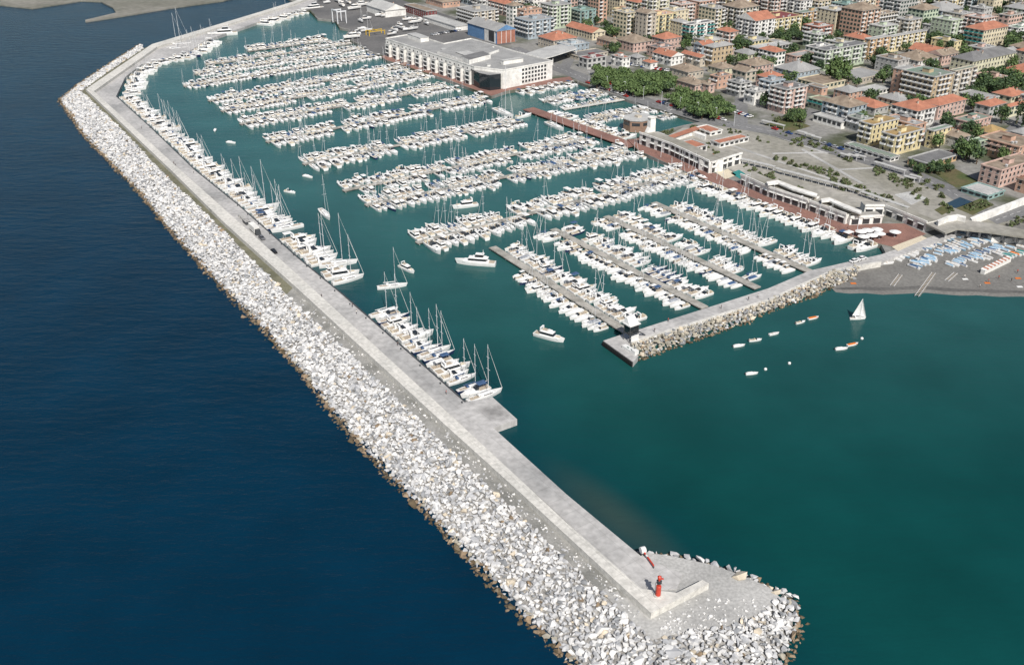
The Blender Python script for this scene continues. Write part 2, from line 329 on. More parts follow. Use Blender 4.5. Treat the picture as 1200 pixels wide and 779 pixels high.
rkA = scatter_rocks([(742, 424), (750, 424), (770, 416), (805, 404), (840, 392), (873, 381), (910, 364), (957, 348), (975, 339), (1000, 329)], [(741, 401), (754, 397.5), (800, 382.5), (830, 373.5), (900, 351.5), (977, 317), (1012, 310)], 2.3, 1.0, .70, pick_arm)
# stones loose on the gravel and along the inner edge of the head
for k in range(260):
    t = RNG.rand(); u = 352+t*400; v = 346+t*376+RNG.uniform(-3, 10)
    x, y = P(u, v, ZG); rk.append((x, y, ZG+.1, .25+.45*RNG.rand()**2, RNG.randint(14), RNG.uniform(0, 6.28, 3), 'rock_white' if RNG.rand() < .7 else 'rock_grey'))
for k in range(240):
    u = RNG.uniform(770, 912); v = 742-40*RNG.rand()**1.7
    x, y = P(u, v, ZG); rk.append((x, y, ZG+.1, .2+.5*RNG.rand()**2, RNG.randint(14), RNG.uniform(0, 6.28, 3), 'rock_white'))
HE = [(752, 647), (765, 648), (787, 650), (810, 655), (833, 661), (869, 673), (897, 685), (912, 693), (934, 708)]
he = resample(pw(HE, 1.2), 1.5)
for x, y in he:
    for q in range(2): rk.append((x+RNG.uniform(-1, 1), y+RNG.uniform(-1, 1), 1.0+RNG.uniform(-.6, .9), .9*RNG.lognormal(0, .25), RNG.randint(14), RNG.uniform(0, 6.28, 3), pick_main(1, 5)))
    rk.append((x+.9, y+1.0, .1, .8, RNG.randint(14), RNG.uniform(0, 6.28, 3), 'rock_wet'))
rk.append((*P(866, 674, 2.2), 2.3, 2.4, 3, (1.2, 0, 0), 'rock_cream')); rk.append((*P(909, 692, 2.2), 2.0, 1.5, 3, (.2, 0, 0), 'rock_cream'))
def in_frame(x, y, z, m=2):
    u, v = PX(x, y, z); return -m < u < 1200+m and -m < v < 779+m
for x, y in resample(pw(SEAW, 0), 1.1):
    for q in range(1):
        a_ = RNG.uniform(0, 6.28); d_ = RNG.uniform(0, 1.3); rk.append((x+d_*math.cos(a_), y+d_*math.sin(a_), RNG.uniform(-.45, .1), .75*RNG.lognormal(0, .3), RNG.randint(14), RNG.uniform(0, 6.28, 3), ['rock_wet', 'rock_wet', 'rock_wet', 'rock_wet', 'rock_rust'][RNG.randint(5)]))
vis = [r for r in rk if in_frame(*r[:3])]; rest = [r for r in rk if not in_frame(*r[:3], m=60)]
vis_near = sorted([r for r in rk if in_frame(*r[:3], m=0)], key=lambda r: -r[3]/math.hypot(r[0], r[1], CAMH))[:300]
ids = set(id(r) for r in vis_near)
COLN = dict(rock_white='white', rock_grey='grey', rock_cream='cream', rock_dark='dark grey', rock_rust='rust brown', rock_wet='dark wet', rock_tan='tan')
head = P(763, 718)
for r in vis_near:
    o = link('boulder', rock_mesh(r[4], r[6]), None, (r[0], r[1], r[2])); a, b_, c = r[5]
    o.rotation_euler = ((a-3.14)*.16, (b_-3.14)*.12, c); o.scale = (r[3],)*3
    u, v = PX(*r[:3]); zone = 'beside the lighthouse end' if u > 740 else 'beside the gravel strip' if v < 620 else 'near the breakwater head'
    tag(o, '%s angular boulder on the armour slope %s' % (COLN[r[6]], zone), 'boulder', 'large armour boulders near the breakwater head')
def merged_rocks(name, lst, label, cat, group=None):
    mb = MB()
    for r in lst:
        v, f = ROCKS[r[4]]; m3 = rot3(r[5][2], (r[5][0]-3.14)*.16, (r[5][1]-3.14)*.12)
        mb.add((v*r[3])@m3.T+np.array(r[:3]), f, r[6])
    tag(link(name, mb.mesh(name)), label, cat, None, 'stuff')
merged_rocks('armour_stones', [r for r in rk if id(r) not in ids], 'mass of pale armour stones heaped on the seaward slope of the outer breakwater', 'boulders')
merged_rocks('riprap_stones', rkA, 'mass of tan and brown stones heaped along the inner pier arm', 'boulders')

# ---------------------------------------------------------------- inner arm, land, beach
mb = MB(); mb.prism(pw([(707, 399), (716, 396), (731, 391), (751.5, 385), (900, 338), (949, 317), (1033, 298), (1095, 276), (1125, 268), (1125, 273), (1033, 307), (977, 316), (900, 351), (754, 396), (736, 402), (748, 417), (742, 424)], 2.0), -3, 2.0, 'quay_concrete')
structure('inner_arm_quay', mb)
mb = MB(); mb.prism(pw([(740, 401), (754, 397), (900, 352), (977, 317), (1033, 307), (1033, 305.5), (977, 315), (900, 350), (753, 395), (739, 399)], 2.55), 0, 2.55, 'concrete_slab')
tag(link('parapet_wall', mb.mesh('parapet_wall')), 'low concrete parapet between the inner arm road and its tan stones', 'wall')
mb = MB()
for a, b_ in zip(pw([(742, 400), (800, 383), (900, 352), (1002, 312)], 1.4)[:-1], pw([(742, 400), (800, 383), (900, 352), (1002, 312)], 1.4)[1:]):
    d = (b_-a)/np.linalg.norm(b_-a); nn = np.array([d[1], -d[0]]); mb.add([(*a, 1.4), (*b_, 1.4), (*(b_+nn*16), -4), (*(a+nn*16), -4)], [(0, 3, 2, 1)], 'rubble_bed')
structure('inner_arm_rubble_bank', mb)
LZ = 1.8
SHORE = [(344, 3), (352, 10), (363, 13), (372, 22), (392, 24), (398, 33), (410, 35), (403, 44), (420, 52), (430, 60), (447, 66), (453, 71), (528, 95), (576, 113), (594, 107), (658, 97), (674, 95), (736, 117), (764, 126), (821, 143), (800, 147), (770, 155), (752, 163), (735, 163), (747, 176), (814, 206), (900, 239), (977, 271), (1033, 287), (1040, 300), (1121, 270), (1160, 258), (1260, 262)]
mb = MB(); far = [(1500, 420), (2200, 900), (2600, 5000), (-900, 5000), (-420, 1450)]
mb.prism(list(pw(SHORE, LZ))+[np.array(p) for p in far], -3, LZ, 'city_ground'); structure('coast_ground', mb)
mb = MB(); mb.prism(pw([(-80, 4), (0, 6), (38, 10), (95, 1), (118, 2), (132, 9), (136, 15), (100, 23.5), (100, 25.5), (140, 19.5), (200, 9.5), (262, 1), (300, -10), (300, -40), (-80, -40)], 1.0), -2, 1.0, 'sand_river'); structure('river_sand_bank', mb)
def sheet(name, pts, z, m):
    mb = MB(); mb.prism(pw(pts, z), z-.6, z, m); return structure(name, mb)
sheet('boatyard_ground', [(347, 3), (354, 9.5), (364, 12.5), (373, 21.5), (393, 23.5), (399, 32), (411, 34.5), (404, 43.5), (421, 51.5), (431, 59), (448, 65), (454, 70), (460, 60), (520, 60), (600, 52), (560, 30), (470, 0), (450, -12), (360, -12)], LZ+.03, 'yard_ground')
sheet('promenade_paving', [(447, 66.5), (453, 70.5), (528, 94.5), (576, 112.5), (594, 106.5), (658, 96.5), (672, 94.5), (668, 90), (590, 100), (556, 98), (455, 63)], LZ+.06, 'brick_paving')
sheet('harbour_promenade', [(735, 163.5), (748, 176), (814, 205.5), (900, 238.5), (977, 270.5), (1033, 286), (1050, 290), (1085, 274), (1060, 262), (1000, 262), (900, 228), (830, 200), (765, 170), (750, 162)], LZ+.06, 'brick_paving')
sheet('terrace_lot', [(765, 168), (800, 150), (850, 147), (905, 160), (965, 179), (1064, 206), (1100, 222), (1150, 250), (1185, 262), (1100, 268), (1010, 248), (900, 215), (860, 200), (790, 180)], LZ+.03, 'lot_concrete')
BE = [(975, 338), (990, 339.6), (1010, 339.2), (1030, 341), (1052, 340), (1080, 338.6), (1100, 340.5), (1120, 342), (1140, 341.6), (1165, 343.4), (1190, 343), (1210, 344.6), (1330, 352)]
sheet('beach', BE+[ (1330, 262), (1125, 262), (1060, 296), (1002, 312)], .35, 'sand_dark')
mat('sand_wet', (.10, .097, .09), .6, 0, .05, col2=(.14, .135, .125), scale2=1)
sheet('wet_sand', BE[:-1]+[(1210, 341), (1165, 339.6), (1120, 338.2), (1080, 334.8), (1040, 337), (1010, 336), (985, 337)], .372, 'sand_wet')
mb = MB()
ks_ = resample(pw([(136, 113), (177, 150), (229, 200), (280, 241), (350, 303), (400, 344), (545, 471)], ZQ), 40)
for a, b_ in zip(ks_[:-1], ks_[1:]):
    d = b_-a; L = np.linalg.norm(d); m_ = (a+b_)/2-np.array([-d[1], d[0]])/L*(-.1); mb.box((m_[0], m_[1], ZQ+.02), (L, .55, .3), 'metal_dark', rot=math.atan2(d[1], d[0]))
structure('quay_kerb', mb)
mb = MB(); e0 = pw(BE, .35)
for a, b_ in zip(e0[:-1], e0[1:]): mb.add([(*a, .35), (*b_, .35), (b_[0]+2, b_[1]-7, -.6), (a[0]+2, a[1]-7, -.6)], [(3, 2, 1, 0)], 'sand_dark')
structure('beach_edge', mb)
mb = MB()
fo = resample(pw([(1100, 341.2), (1140, 342.2), (1170, 343), (1210, 344.6)], 0), 2)
for k in range(len(fo)-1):
    a, b_ = fo[k], fo[k+1]; w0 = .35+.5*abs(math.sin(k*1.3))*min(1, k/10); w1 = .35+.5*abs(math.sin((k+1)*1.3))*min(1, (k+1)/10)
    mb.add([(a[0], a[1]-w0-.4, .03), (b_[0], b_[1]-w1-.4, .03), (b_[0], b_[1]+.3, .03), (a[0], a[1]+.3, .03)], [(0, 1, 2, 3)], 'foam')
tag(link('surf_line', mb.mesh('surf_line')), 'thin white line of surf breaking on the dark beach', 'surf', None, 'stuff')
# roads
def road(name, pts, width, z, m, line=False):
    c = [P(u, v, z) for u, v in pts]; L, Rr = [], []
    for i, q in enumerate(c):
        d = c[min(i+1, len(c)-1)]-c[max(i-1, 0)]; d /= np.linalg.norm(d); nn = np.array([-d[1], d[0]]); L.append(q+nn*width/2); Rr.append(q-nn*width/2)
    mb = MB(); n = len(c); vs = [(*p, z) for p in L]+[(*p, z) for p in Rr]; mb.add(vs, [(i, n+i, n+i+1, i+1) for i in range(n-1)], m); structure(name, mb)
    if line:
        mb = MB()
        rs = resample(c, 3)
        for k in range(0, len(rs)-1, 2):
            a, b_ = rs[k], rs[k+1]; d = (b_-a)/np.linalg.norm(b_-a); nn = np.array([-d[1], d[0]])*.1
            mb.add([(*(a+nn), z+.02), (*(a-nn), z+.02), (*(b_-nn), z+.02), (*(b_+nn), z+.02)], [(0, 1, 2, 3)], 'line_paint')
        structure('road_markings', mb)
AVEN = [(600, 56), (655, 80), (700, 98), (760, 120), (830, 141), (868, 148), (905, 154), (965, 172), (1030, 192), (1064, 202), (1110, 222)]
road('seaside_avenue', AVEN, 13, LZ+.09, 'asphalt', True)
road('coast_road', [(1110, 222), (1140, 240), (1167, 258), (1200, 246), (1260, 225)], 10, LZ+.08, 'asphalt', True)
for k, (a, b_) in enumerate([((905, 154), (985, 112)), ((1064, 202), (1180, 158)), ((985, 112), (1070, 60)), ((868, 148), (870, 60)), ((870, 60), (900, 30)), ((660, 82), (690, 30)), ((690, 30), (720, 0)), ((1180, 158), (1230, 120))]):
    road('city_street', [a, b_], 8, LZ+.07, 'asphalt')

# ---------------------------------------------------------------- piers
def pier(name, p0, p1, width, m, label, z=1.1, cat='pier'):
    a, b_ = P(*p0, z), P(*p1, z); d = (b_-a)/np.linalg.norm(b_-a); L = np.linalg.norm(b_-a); rz = math.atan2(d[1], d[0])
    r = empty(name, (a[0], a[1], 0), rz)
    link('deck', MB().box((L/2, 0, z-.2), (L, width, .4), m).mesh('deck'), r)
    if 'PILE' not in ROCKMESH: ROCKMESH['PILE'] = MB().cyl((0, 0, -2), (0, 0, z-.4), .25, .25, 6, 'quay_concrete').mesh('pile')
    for k in range(int(L/12)+1):
        for s in (-1, 1): link('pile', ROCKMESH['PILE'], r, (min(L-.5, 1+k*12), s*(width/2-.4), 0))
    tag(r, label, cat); return a, b_
PIERS = {}
def addpier(key, p0, p1, w_, m, label, desc): a, b_ = pier('pier', p0, p1, w_, m, label); PIERS[key] = (a, b_, w_, desc)
addpier('J1', (577, 289), (736, 389), 3.6, 'pier_deck', 'short concrete pier ending at the control tower', 'the control tower pier')
addpier('J2', (648, 268), (826, 360), 3.6, 'pier_deck', 'second short concrete pier along the inner arm from the control tower', 'second pier from tower')
addpier('J3', (710, 253), (888, 337), 3.6, 'pier_deck', 'third short concrete pier along the inner arm from the control tower', 'third pier from tower')
addpier('J4', (766, 237), (950, 318), 3.6, 'pier_deck', 'short concrete pier nearest the promenade of the four on the arm', 'fourth pier from tower')
KL = [('K1', (488, 284), (808, 201)), ('K2', (428, 240), (738, 177)), ('K3', (402, 223), (690, 162)), ('K4', (355, 192), (606, 142)), ('K5', (312, 166), (568, 115)),
      ('K6', (281, 145), (528, 101)), ('K7', (259, 130), (503, 86)), ('K8', (244, 118), (480, 77)), ('K9', (215, 101), (447, 64)), ('K10', (228, 87), (430, 56)), ('K11', (241, 76), (412, 51)), ('K12', (290, 60), (388, 47))]
ORD = ['', 'nearest', 'second', 'third', 'fourth', 'fifth', 'sixth', 'seventh', 'eighth', 'ninth', 'tenth', 'eleventh', 'farthest']
for i, (k, a, b_) in enumerate(KL):
    addpier(k, a, b_, 2.6, 'pier_deck', '%s of the long parallel piers in the middle basin' % ORD[i+1], '%s long pier' % ORD[i+1])
addpier('M1', (636, 119), (712, 106), 1.8, 'pier_deck', 'small pontoon closest to the white building quay', 'pontoon by white building')
addpier('M2', (660, 128), (736, 115.5), 2.6, 'concrete_slab', 'small bare pale pontoon in the corner basin', 'pale pontoon')
addpier('M3', (690, 140), (762, 127), 1.8, 'pier_deck', 'small pontoon in front of the dark round kiosk', 'pontoon before dark kiosk')
addpier('M4', (764, 137), (802, 130.5), 1.8, 'pier_deck', 'short pontoon behind the white tower', 'pontoon behind white tower')
# brown walkway between the two basins
a, b_ = pier('walkway_pier', (619, 127), (742, 171), 8.5, 'brick_paving', 'wide brown paved walkway pier between the middle and corner basins', 1.5); PIERS['W'] = (a, b_, 8.5, 'brown walkway')
a, b_ = P(136, 113, 1.1), P(545, 471, 1.1)

# ---------------------------------------------------------------- boats
def hull_mb(L, Bm, F, m='gelcoat', deck='deck_white', fine=2.2, tr=.86, sheer=.35):
    mb = MB(); n = 10; st = []
    for i in range(n+1):
        t = i/n; x = -L/2+L*t
        w_ = tr+(1-tr)*math.sin(min(1, t/.45)*math.pi/2) if t < .45 else 1-((t-.45)/.55)**fine
        w_ = max(w_, .012)*Bm/2; z = F*(1+sheer*t*t)
        st.append((x, w_, z))
    vs = []; fs = []
    for i, (x, w_, z) in enumerate(st):
        t = i/n; rake = L*.05*t**3
        vs += [(x-rake*2, 0, -.35), (x-rake, w_*.78, .02), (x-rake*.4, w_*.95, z*.55), (x, w_, z), (x, w_*.90, z+.03), (x, -w_*.90, z+.03), (x, -w_, z), (x-rake*.4, -w_*.95, z*.55), (x-rake, -w_*.78, .02)]
    for i in range(n):
        for j in (0, 1, 2, 3, 5, 6, 7, 8): fs.append((9*i+j, 9*i+9+j, 9*i+9+(j+1) % 9, 9*i+(j+1) % 9))
    fs.append(tuple(range(8, -1, -1))); fs.append(tuple(9*n+j for j in range(9)))
    mb.add(vs, fs, m); mb.add(vs, [(9*i+4, 9*i+13, 9*i+14, 9*i+5) for i in range(n)], deck); return mb, st
def parts_motor(kind, canvas='blue_canvas', hullm='gelcoat'):
    """list of (part name, MB); dimensions in metres, x forward"""
    P_ = []
    if kind == 'open':
        L, W_, F = 7.2, 2.5, .85; h, _ = hull_mb(L, W_, F, hullm); P_.append(('hull', h))
        P_.append(('cockpit', MB().box((-1.5, 0, F+.06), (3.0, 1.7, .06), 'teak').box((-3.0, 0, F+.25), (.5, 1.8, .4), 'cream_deck').box((-.4, .45, F+.3), (.6, .5, .5), 'cream_deck').box((-.4, -.45, F+.3), (.6, .5, .5), 'cream_deck')))
        P_.append(('windscreen', MB().box((.55, 0, F+.38), (.8, 1.7, .55), 'dark_glass', top=.75, sh=(-.25, 0))))
        P_.append(('foredeck', MB().box((1.6, 0, F+.22), (2.2, 1.3, .25), 'gelcoat', top=.8)))
        P_.append(('outboard_engine', MB().box((-3.8, 0, F+.1), (.5, .4, .9), 'metal_dark')))
    elif kind == 'covered':
        L, W_, F = 6.6, 2.35, .8; h, _ = hull_mb(L, W_, F, hullm); P_.append(('hull', h))
        P_.append(('boat_cover', MB().box((-1.0, 0, F+.3), (4.0, 1.9, .55), canvas, top=.6)))
        P_.append(('foredeck', MB().box((1.7, 0, F+.16), (1.4, 1.0, .2), 'gelcoat', top=.7)))
        P_.append(('outboard_engine', MB().box((-3.5, 0, F+.1), (.45, .35, .8), 'metal_dark')))
    elif kind == 'cruiser':
        L, W_, F = 9.6, 3.2, 1.15; h, _ = hull_mb(L, W_, F, hullm); P_.append(('hull', h))
        P_.append(('cabin', MB().box((1.2, 0, F+.35), (4.6, 2.3, .55), 'gelcoat', top=.72)))
        P_.append(('windscreen', MB().box((-.2, 0, F+.85), (1.5, 2.2, .65), 'dark_glass', top=.72, sh=(-.35, 0))))
        P_.append(('cockpit', MB().box((-3.0, 0, F+.06), (2.9, 2.3, .06), 'teak').box((-4.2, 0, F+.3), (.6, 2.2, .45), 'cream_deck')))
        P_.append(('radar_arch', MB().box((-1.9, 0, F+1.75), (.55, 2.5, .14), 'gelcoat').box((-1.95, 1.2, F+.95), (.5, .12, 1.6), 'gelcoat').box((-1.95, -1.2, F+.95), (.5, .12, 1.6), 'gelcoat')))
        P_.append(('hatch', MB().box((2.3, 0, F+.66), (.7, .7, .06), 'dark_glass')))
    elif kind == 'bimini':
        L, W_, F = 8.4, 2.9, 1.0; h, _ = hull_mb(L, W_, F, hullm); P_.append(('hull', h))
        P_.append(('cabin', MB().box((1.2, 0, F+.3), (3.6, 2.0, .5), 'gelcoat', top=.72)))
        P_.append(('windscreen', MB().box((-.2, 0, F+.7), (1.0, 2.0, .55), 'dark_glass', top=.75, sh=(-.25, 0))))
        P_.append(('bimini_top', MB().box((-1.9, 0, F+1.75), (2.6, 2.3, .12), canvas, top=.92).cyl((-3, 1, F), (-2.9, 1.05, F+1.7), .04, .04, 4, 'metal_pale').cyl((-3, -1, F), (-2.9, -1.05, F+1.7), .04, .04, 4, 'metal_pale')))
        P_.append(('cockpit', MB().box((-2.5, 0, F+.05), (3.0, 2.1, .06), 'teak')))
    elif kind == 'flybridge':
        L, W_, F = 13.0, 4.1, 1.5; h, _ = hull_mb(L, W_, F, hullm); P_.append(('hull', h))
        P_.append(('cabin', MB().box((.2, 0, F+.2), (8.0, 3.3, .45), 'gelcoat', top=.92).box((-.9, 0, F+1.55), (5.6, 3.2, .18), 'gelcoat').box((-1.3, 0, F+1.85), (4.3, 3.0, .45), 'gelcoat', top=.86)))
        P_.append(('saloon_window', MB().box((-.6, 0, F+.9), (5.6, 3.05, 1.0), 'dark_glass', top=.86, sh=(-.3, 0))))
        P_.append(('flybridge_seats', MB().box((-1.7, 0, F+2.12), (2.6, 2.2, .1), 'teak').box((-.4, 0, F+2.2), (.7, 1.9, .3), 'deck_white')))
        P_.append(('radar_arch', MB().box((-3.3, 0, F+3.0), (.7, 3.0, .16), 'gelcoat').box((-3.3, 1.45, F+2.4), (.6, .14, 1.4), 'gelcoat').box((-3.3, -1.45, F+2.4), (.6, .14, 1.4), 'gelcoat')))
        P_.append(('cockpit', MB().box((-5.0, 0, F+.06), (2.2, 3.3, .06), 'teak')))
        P_.append(('sun_pad', MB().box((3.6, 0, F+.5), (1.8, 1.6, .14), 'cream_deck')))
    elif kind == 'yacht':
        L, W_, F = 22.0, 5.6, 2.2; h, _ = hull_mb(L, W_, F, hullm); P_.append(('hull', h))
        P_.append(('cabin', MB().box((-.5, 0, F+.3), (14.0, 4.6, .6), 'gelcoat', top=.94).box((-1.8, 0, F+2.05), (10.5, 4.6, .22), 'gelcoat').box((-2.2, 0, F+2.4), (8.0, 4.2, .5), 'gelcoat', top=.9).box((-2.6, 0, F+4.2), (4.6, 3.4, .16), 'gelcoat')))
        P_.append(('saloon_window', MB().box((-1.2, 0, F+1.3), (10.0, 4.3, 1.4), 'dark_glass', top=.88, sh=(-.4, 0))))
        P_.append(('wheelhouse_window', MB().box((-2.2, 0, F+3.3), (4.6, 3.3, 1.3), 'dark_glass', top=.8, sh=(-.3, 0))))
        P_.append(('radar_mast', MB().box((-4.3, 0, F+5.0), (.5, 1.8, .2), 'gelcoat').cyl((-4.3, 0, F+4.2), (-4.4, 0, F+6.6), .14, .08, 6, 'gelcoat')))
        P_.append(('cockpit', MB().box((-9.0, 0, F+.06), (3.0, 4.4, .08), 'teak')))
        P_.append(('sun_pad', MB().box((6.2, 0, F+.35), (3.0, 2.2, .25), 'cream_deck')))
    elif kind == 'rowing':
        L, W_, F = 4.6, 1.75, .6; h, _ = hull_mb(L, W_, F, hullm, deck='deck_white'); P_.append(('hull', h))
        P_.append(('thwart', MB().box((-.8, 0, F+.08), (.35, 1.3, .06), 'teak').box((.6, 0, F+.08), (.35, 1.2, .06), 'teak')))
    elif kind == 'dinghy_cover':
        L, W_, F = 5.0, 1.9, .62; h, _ = hull_mb(L, W_, F, hullm); P_.append(('hull', h))
        P_.append(('boat_cover', MB().box((-.2, 0, F+.14), (4.2, 1.6, .3), canvas, top=.6)))
    return P_
def parts_sail(L, canvas='white_canvas', hullm='gelcoat', furl=True, sail=False):
    W_ = L*.30; F = L*.085+.15; h, _ = hull_mb(L, W_, F, hullm, fine=1.7, tr=.62, sheer=.25); P_ = [('hull', h)]
    P_.append(('coachroof', MB().box((.06*L, 0, F+.22), (L*.38, W_*.52, .42), 'gelcoat', top=.82)))
    P_.append(('cabin_window', MB().box((.06*L, 0, F+.24), (L*.26, W_*.54, .16), 'dark_glass', top=.98)))
    P_.append(('cockpit', MB().box((-.30*L, 0, F+.05), (L*.24, W_*.46, .05), 'teak').box((-.33*L, 0, F+.35), (.12, .12, .7), 'metal_pale')))
    P_.append(('sprayhood', MB().box((-.16*L, 0, F+.75), (L*.09, W_*.5, .5), canvas, top=.7, sh=(-.1, 0))))
    H = L*1.32; mx = L*.10; r = .045+L*.0036
    P_.append(('mast', MB().cyl((mx, 0, F), (mx, 0, F+H), r, r*.75, 6, 'metal_pale').box((mx, 0, F+H*.5), (.1, W_*.62, .07), 'metal_pale').box((mx, 0, F+H*.74), (.1, W_*.45, .07), 'metal_pale')))
    P_.append(('rigging', MB().cyl((L*.49, 0, F+.2), (mx, 0, F+H*.97), .03 if not furl else .075, .03, 4, 'white_canvas').cyl((-L*.48, 0, F+.1), (mx, 0, F+H), .018, .018, 3, 'metal_dark')
               .cyl((mx, W_*.45, F), (mx, 0, F+H*.95), .016, .016, 3, 'metal_dark').cyl((mx, -W_*.45, F), (mx, 0, F+H*.95), .016, .016, 3, 'metal_dark')))
    if not sail: P_.append(('boom', MB().cyl((mx, 0, F+1.35), (-.30*L, 0, F+1.4), .16, .12, 6, canvas)))
    else:
        def sheet3(pts, bul, m):
            mb = MB(); a, b_, c = map(np.array, pts); n = 8; vs = []; idx = {}
            for i in range(n+1):
                for j in range(n+1-i):
                    u, v = i/n, j/n; p = a*(1-u-v)+b_*u+c*v; p = p+np.array([0, bul*27*u*v*(1-u-v)+bul*.8*(1-u)*u, 0]); idx[i, j] = len(vs); vs.append(p)
            fs = []
            for i in range(n):
                for j in range(n-i):
                    fs.append((idx[i, j], idx[i+1, j], idx[i, j+1]))
                    if j < n-i-1: fs.append((idx[i+1, j], idx[i+1, j+1], idx[i, j+1]))
            return mb.add(vs, fs, m)
        P_.append(('mainsail', sheet3([(mx-.1, 0, F+1.1), (-L*.36, .5, F+1.15), (mx-.1, 0, F+H*.98)], .45, 'white_canvas')))
        P_.append(('jib', sheet3([(mx+.3, .5, F+.9), (L*.47, 0, F+.3), (mx+.15, 0, F+H*.86)], .4, 'white_canvas')))
    return P_
BT = {}; SLIM = .80
def reg(key, noun, parts, length, beam, desc, cat): BT[key] = dict(noun=noun, parts=parts, L=length, W=beam, desc=desc, cat=cat, meshes=None)
reg('open_w', 'motor_boat', parts_motor('open'), 7.2, 2.5, 'white open motorboat', 'motorboat')
reg('open_n', 'motor_boat', parts_motor('open', hullm='navy_hull'), 7.2, 2.5, 'navy hulled open motorboat', 'motorboat')
reg('cov_b', 'motor_boat', parts_motor('covered', 'blue_canvas'), 6.6, 2.35, 'small motorboat under blue cover', 'motorboat')
reg('cov_w', 'motor_boat', parts_motor('covered', 'white_canvas'), 6.6, 2.35, 'small motorboat under white cover', 'motorboat')
reg('cov_g', 'motor_boat', parts_motor('covered', 'grey_canvas'), 6.6, 2.35, 'small motorboat under grey cover', 'motorboat')
reg('cru', 'motor_boat', parts_motor('cruiser'), 9.6, 3.2, 'white cabin cruiser with arch', 'motorboat')
reg('bim_b', 'motor_boat', parts_motor('bimini', 'blue_canvas'), 8.4, 2.9, 'cabin boat with blue bimini', 'motorboat')
reg('bim_w', 'motor_boat', parts_motor('bimini', 'white_canvas'), 8.4, 2.9, 'cabin boat with white bimini', 'motorboat')
reg('fly', 'motor_boat', parts_motor('flybridge'), 13, 4.1, 'white flybridge motor yacht', 'motor yacht')
reg('yac', 'motor_boat', parts_motor('yacht'), 22, 5.6, 'large white motor yacht', 'motor yacht')
reg('s9w', 'sailing_boat', parts_sail(9, 'white_canvas'), 9, 2.7, 'white sloop with pale boom cover', 'sailing boat')
reg('s9b', 'sailing_boat', parts_sail(9.5, 'blue_canvas'), 9.5, 2.85, 'white sloop with blue boom cover', 'sailing boat')
reg('s12', 'sailing_boat', parts_sail(12, 'white_canvas'), 12, 3.6, 'long white sailing yacht', 'sailing boat')
reg('s12n', 'sailing_boat', parts_sail(12, 'blue_canvas', 'navy_hull'), 12, 3.6, 'dark hulled sailing yacht', 'sailing boat')
reg('s18', 'sailing_boat', parts_sail(18, 'white_canvas'), 18, 5.0, 'big white sailing yacht with tall mast', 'sailing boat')
reg('ssail', 'sailing_boat', parts_sail(9, 'white_canvas', sail=True), 9, 2.7, 'white sloop under full sail', 'sailing boat')
reg('row_w', 'rowing_boat', parts_motor('rowing'), 4.6, 1.75, 'white open rowing boat', 'small boat')
reg('row_b', 'rowing_boat', parts_motor('rowing', hullm='beach_blue'), 4.6, 1.75, 'light blue rowing boat', 'small boat')
reg('din_b', 'rowing_boat', parts_motor('dinghy_cover', 'beach_blue'), 5, 1.9, 'small boat under light blue cover', 'small boat')
reg('din_n', 'rowing_boat', parts_motor('dinghy_cover', 'blue_canvas'), 5, 1.9, 'small boat under dark blue cover', 'small boat')
reg('din_g', 'rowing_boat', parts_motor('dinghy_cover', 'teal_canvas'), 5, 1.9, 'small boat under green cover', 'small boat')
reg('din_o', 'rowing_boat', parts_motor('dinghy_cover', 'orange_paint'), 5, 1.9, 'small boat under orange cover', 'small boat')
def put_boat(key, x, y, ang, length=None, z=0.0, label=None, group=None):
    t = BT[key]
    if t['meshes'] is None: t['meshes'] = [(n_, mb.mesh(n_)) for n_, mb in t['parts']]
    r = empty(t['noun'], (x, y, z), R(ang), (length or t['L'])/t['L']); r.scale = (r.scale[0], r.scale[0]*SLIM, r.scale[0])
    for n_, me in t['meshes']: link(n_, me, r)
    tag(r, label or t['desc'], t['cat'], group); return r
BOATS = []                                            # (key, x, y, angle, length, place words, group)
def choose(rs, sail, Lw):
    if rs.rand() < sail: return ('s12' if rs.rand() < .7 else 's12n') if Lw > 11.3 else ('s9w' if rs.rand() < .6 else 's9b')
    if Lw > 15: return 'fly' if rs.rand() < .8 else 'yac'
    if Lw > 10.8: return ['fly', 'fly', 'cru', 'cru', 'bim_w'][rs.randint(5)]
    if Lw > 8.6: return ['cru', 'cru', 'bim_b', 'bim_w', 'fly', 'cru', 'bim_w', 'cru'][rs.randint(8)]
    return ['open_w', 'open_w', 'cov_b', 'cov_w', 'cov_w', 'cov_g', 'bim_w', 'bim_w', 'open_n', 'cru', 'open_w', 'cov_w', 'cru', 'bim_w'][rs.randint(14)]
def ordn(n): return '%d%s' % (n, 'th' if 10 <= n % 100 <= 20 else {1: 'st', 2: 'nd', 3: 'rd'}.get(n % 10, 'th'))
def berth_row(p0, p1, off, side, lens, sail, place, group, seed, gaps=(), start=1.5, end=1.0, jit=1.0):
    """boats stern-to along p0->p1 (world), bows pointing along side (angle); lens = list of (t, length)"""
    rs = np.random.RandomState(seed); a, b_ = np.array(p0), np.array(p1); L = np.linalg.norm(b_-a); d = (b_-a)/L; sv = dirv(side); s = start; k = 0
    while s < L-end:
        t = s/L; Lw = np.interp(t, [q[0] for q in lens], [q[1] for q in lens])*rs.uniform(.74, 1.10)
        key = choose(rs, sail, Lw); W_ = BT[key]['W']*Lw/BT[key]['L']*SLIM; W_ = min(W_, 5.0); step = W_+rs.uniform(.2, .75)
        if not any(g0 < (s+W_/2)/L < g1 for g0, g1 in gaps):
            q = a+d*(s+W_/2)+sv*(off+Lw/2+rs.uniform(.3, .3+jit)); k += 1
            bow = side if rs.rand() < .86 or key in ('yac',) else side+180
            BOATS.append((key, q[0], q[1], bow+rs.uniform(-2.5, 2.5), Lw, '%s from seaward end, %s' % (ordn(k), place), group))
        s += step
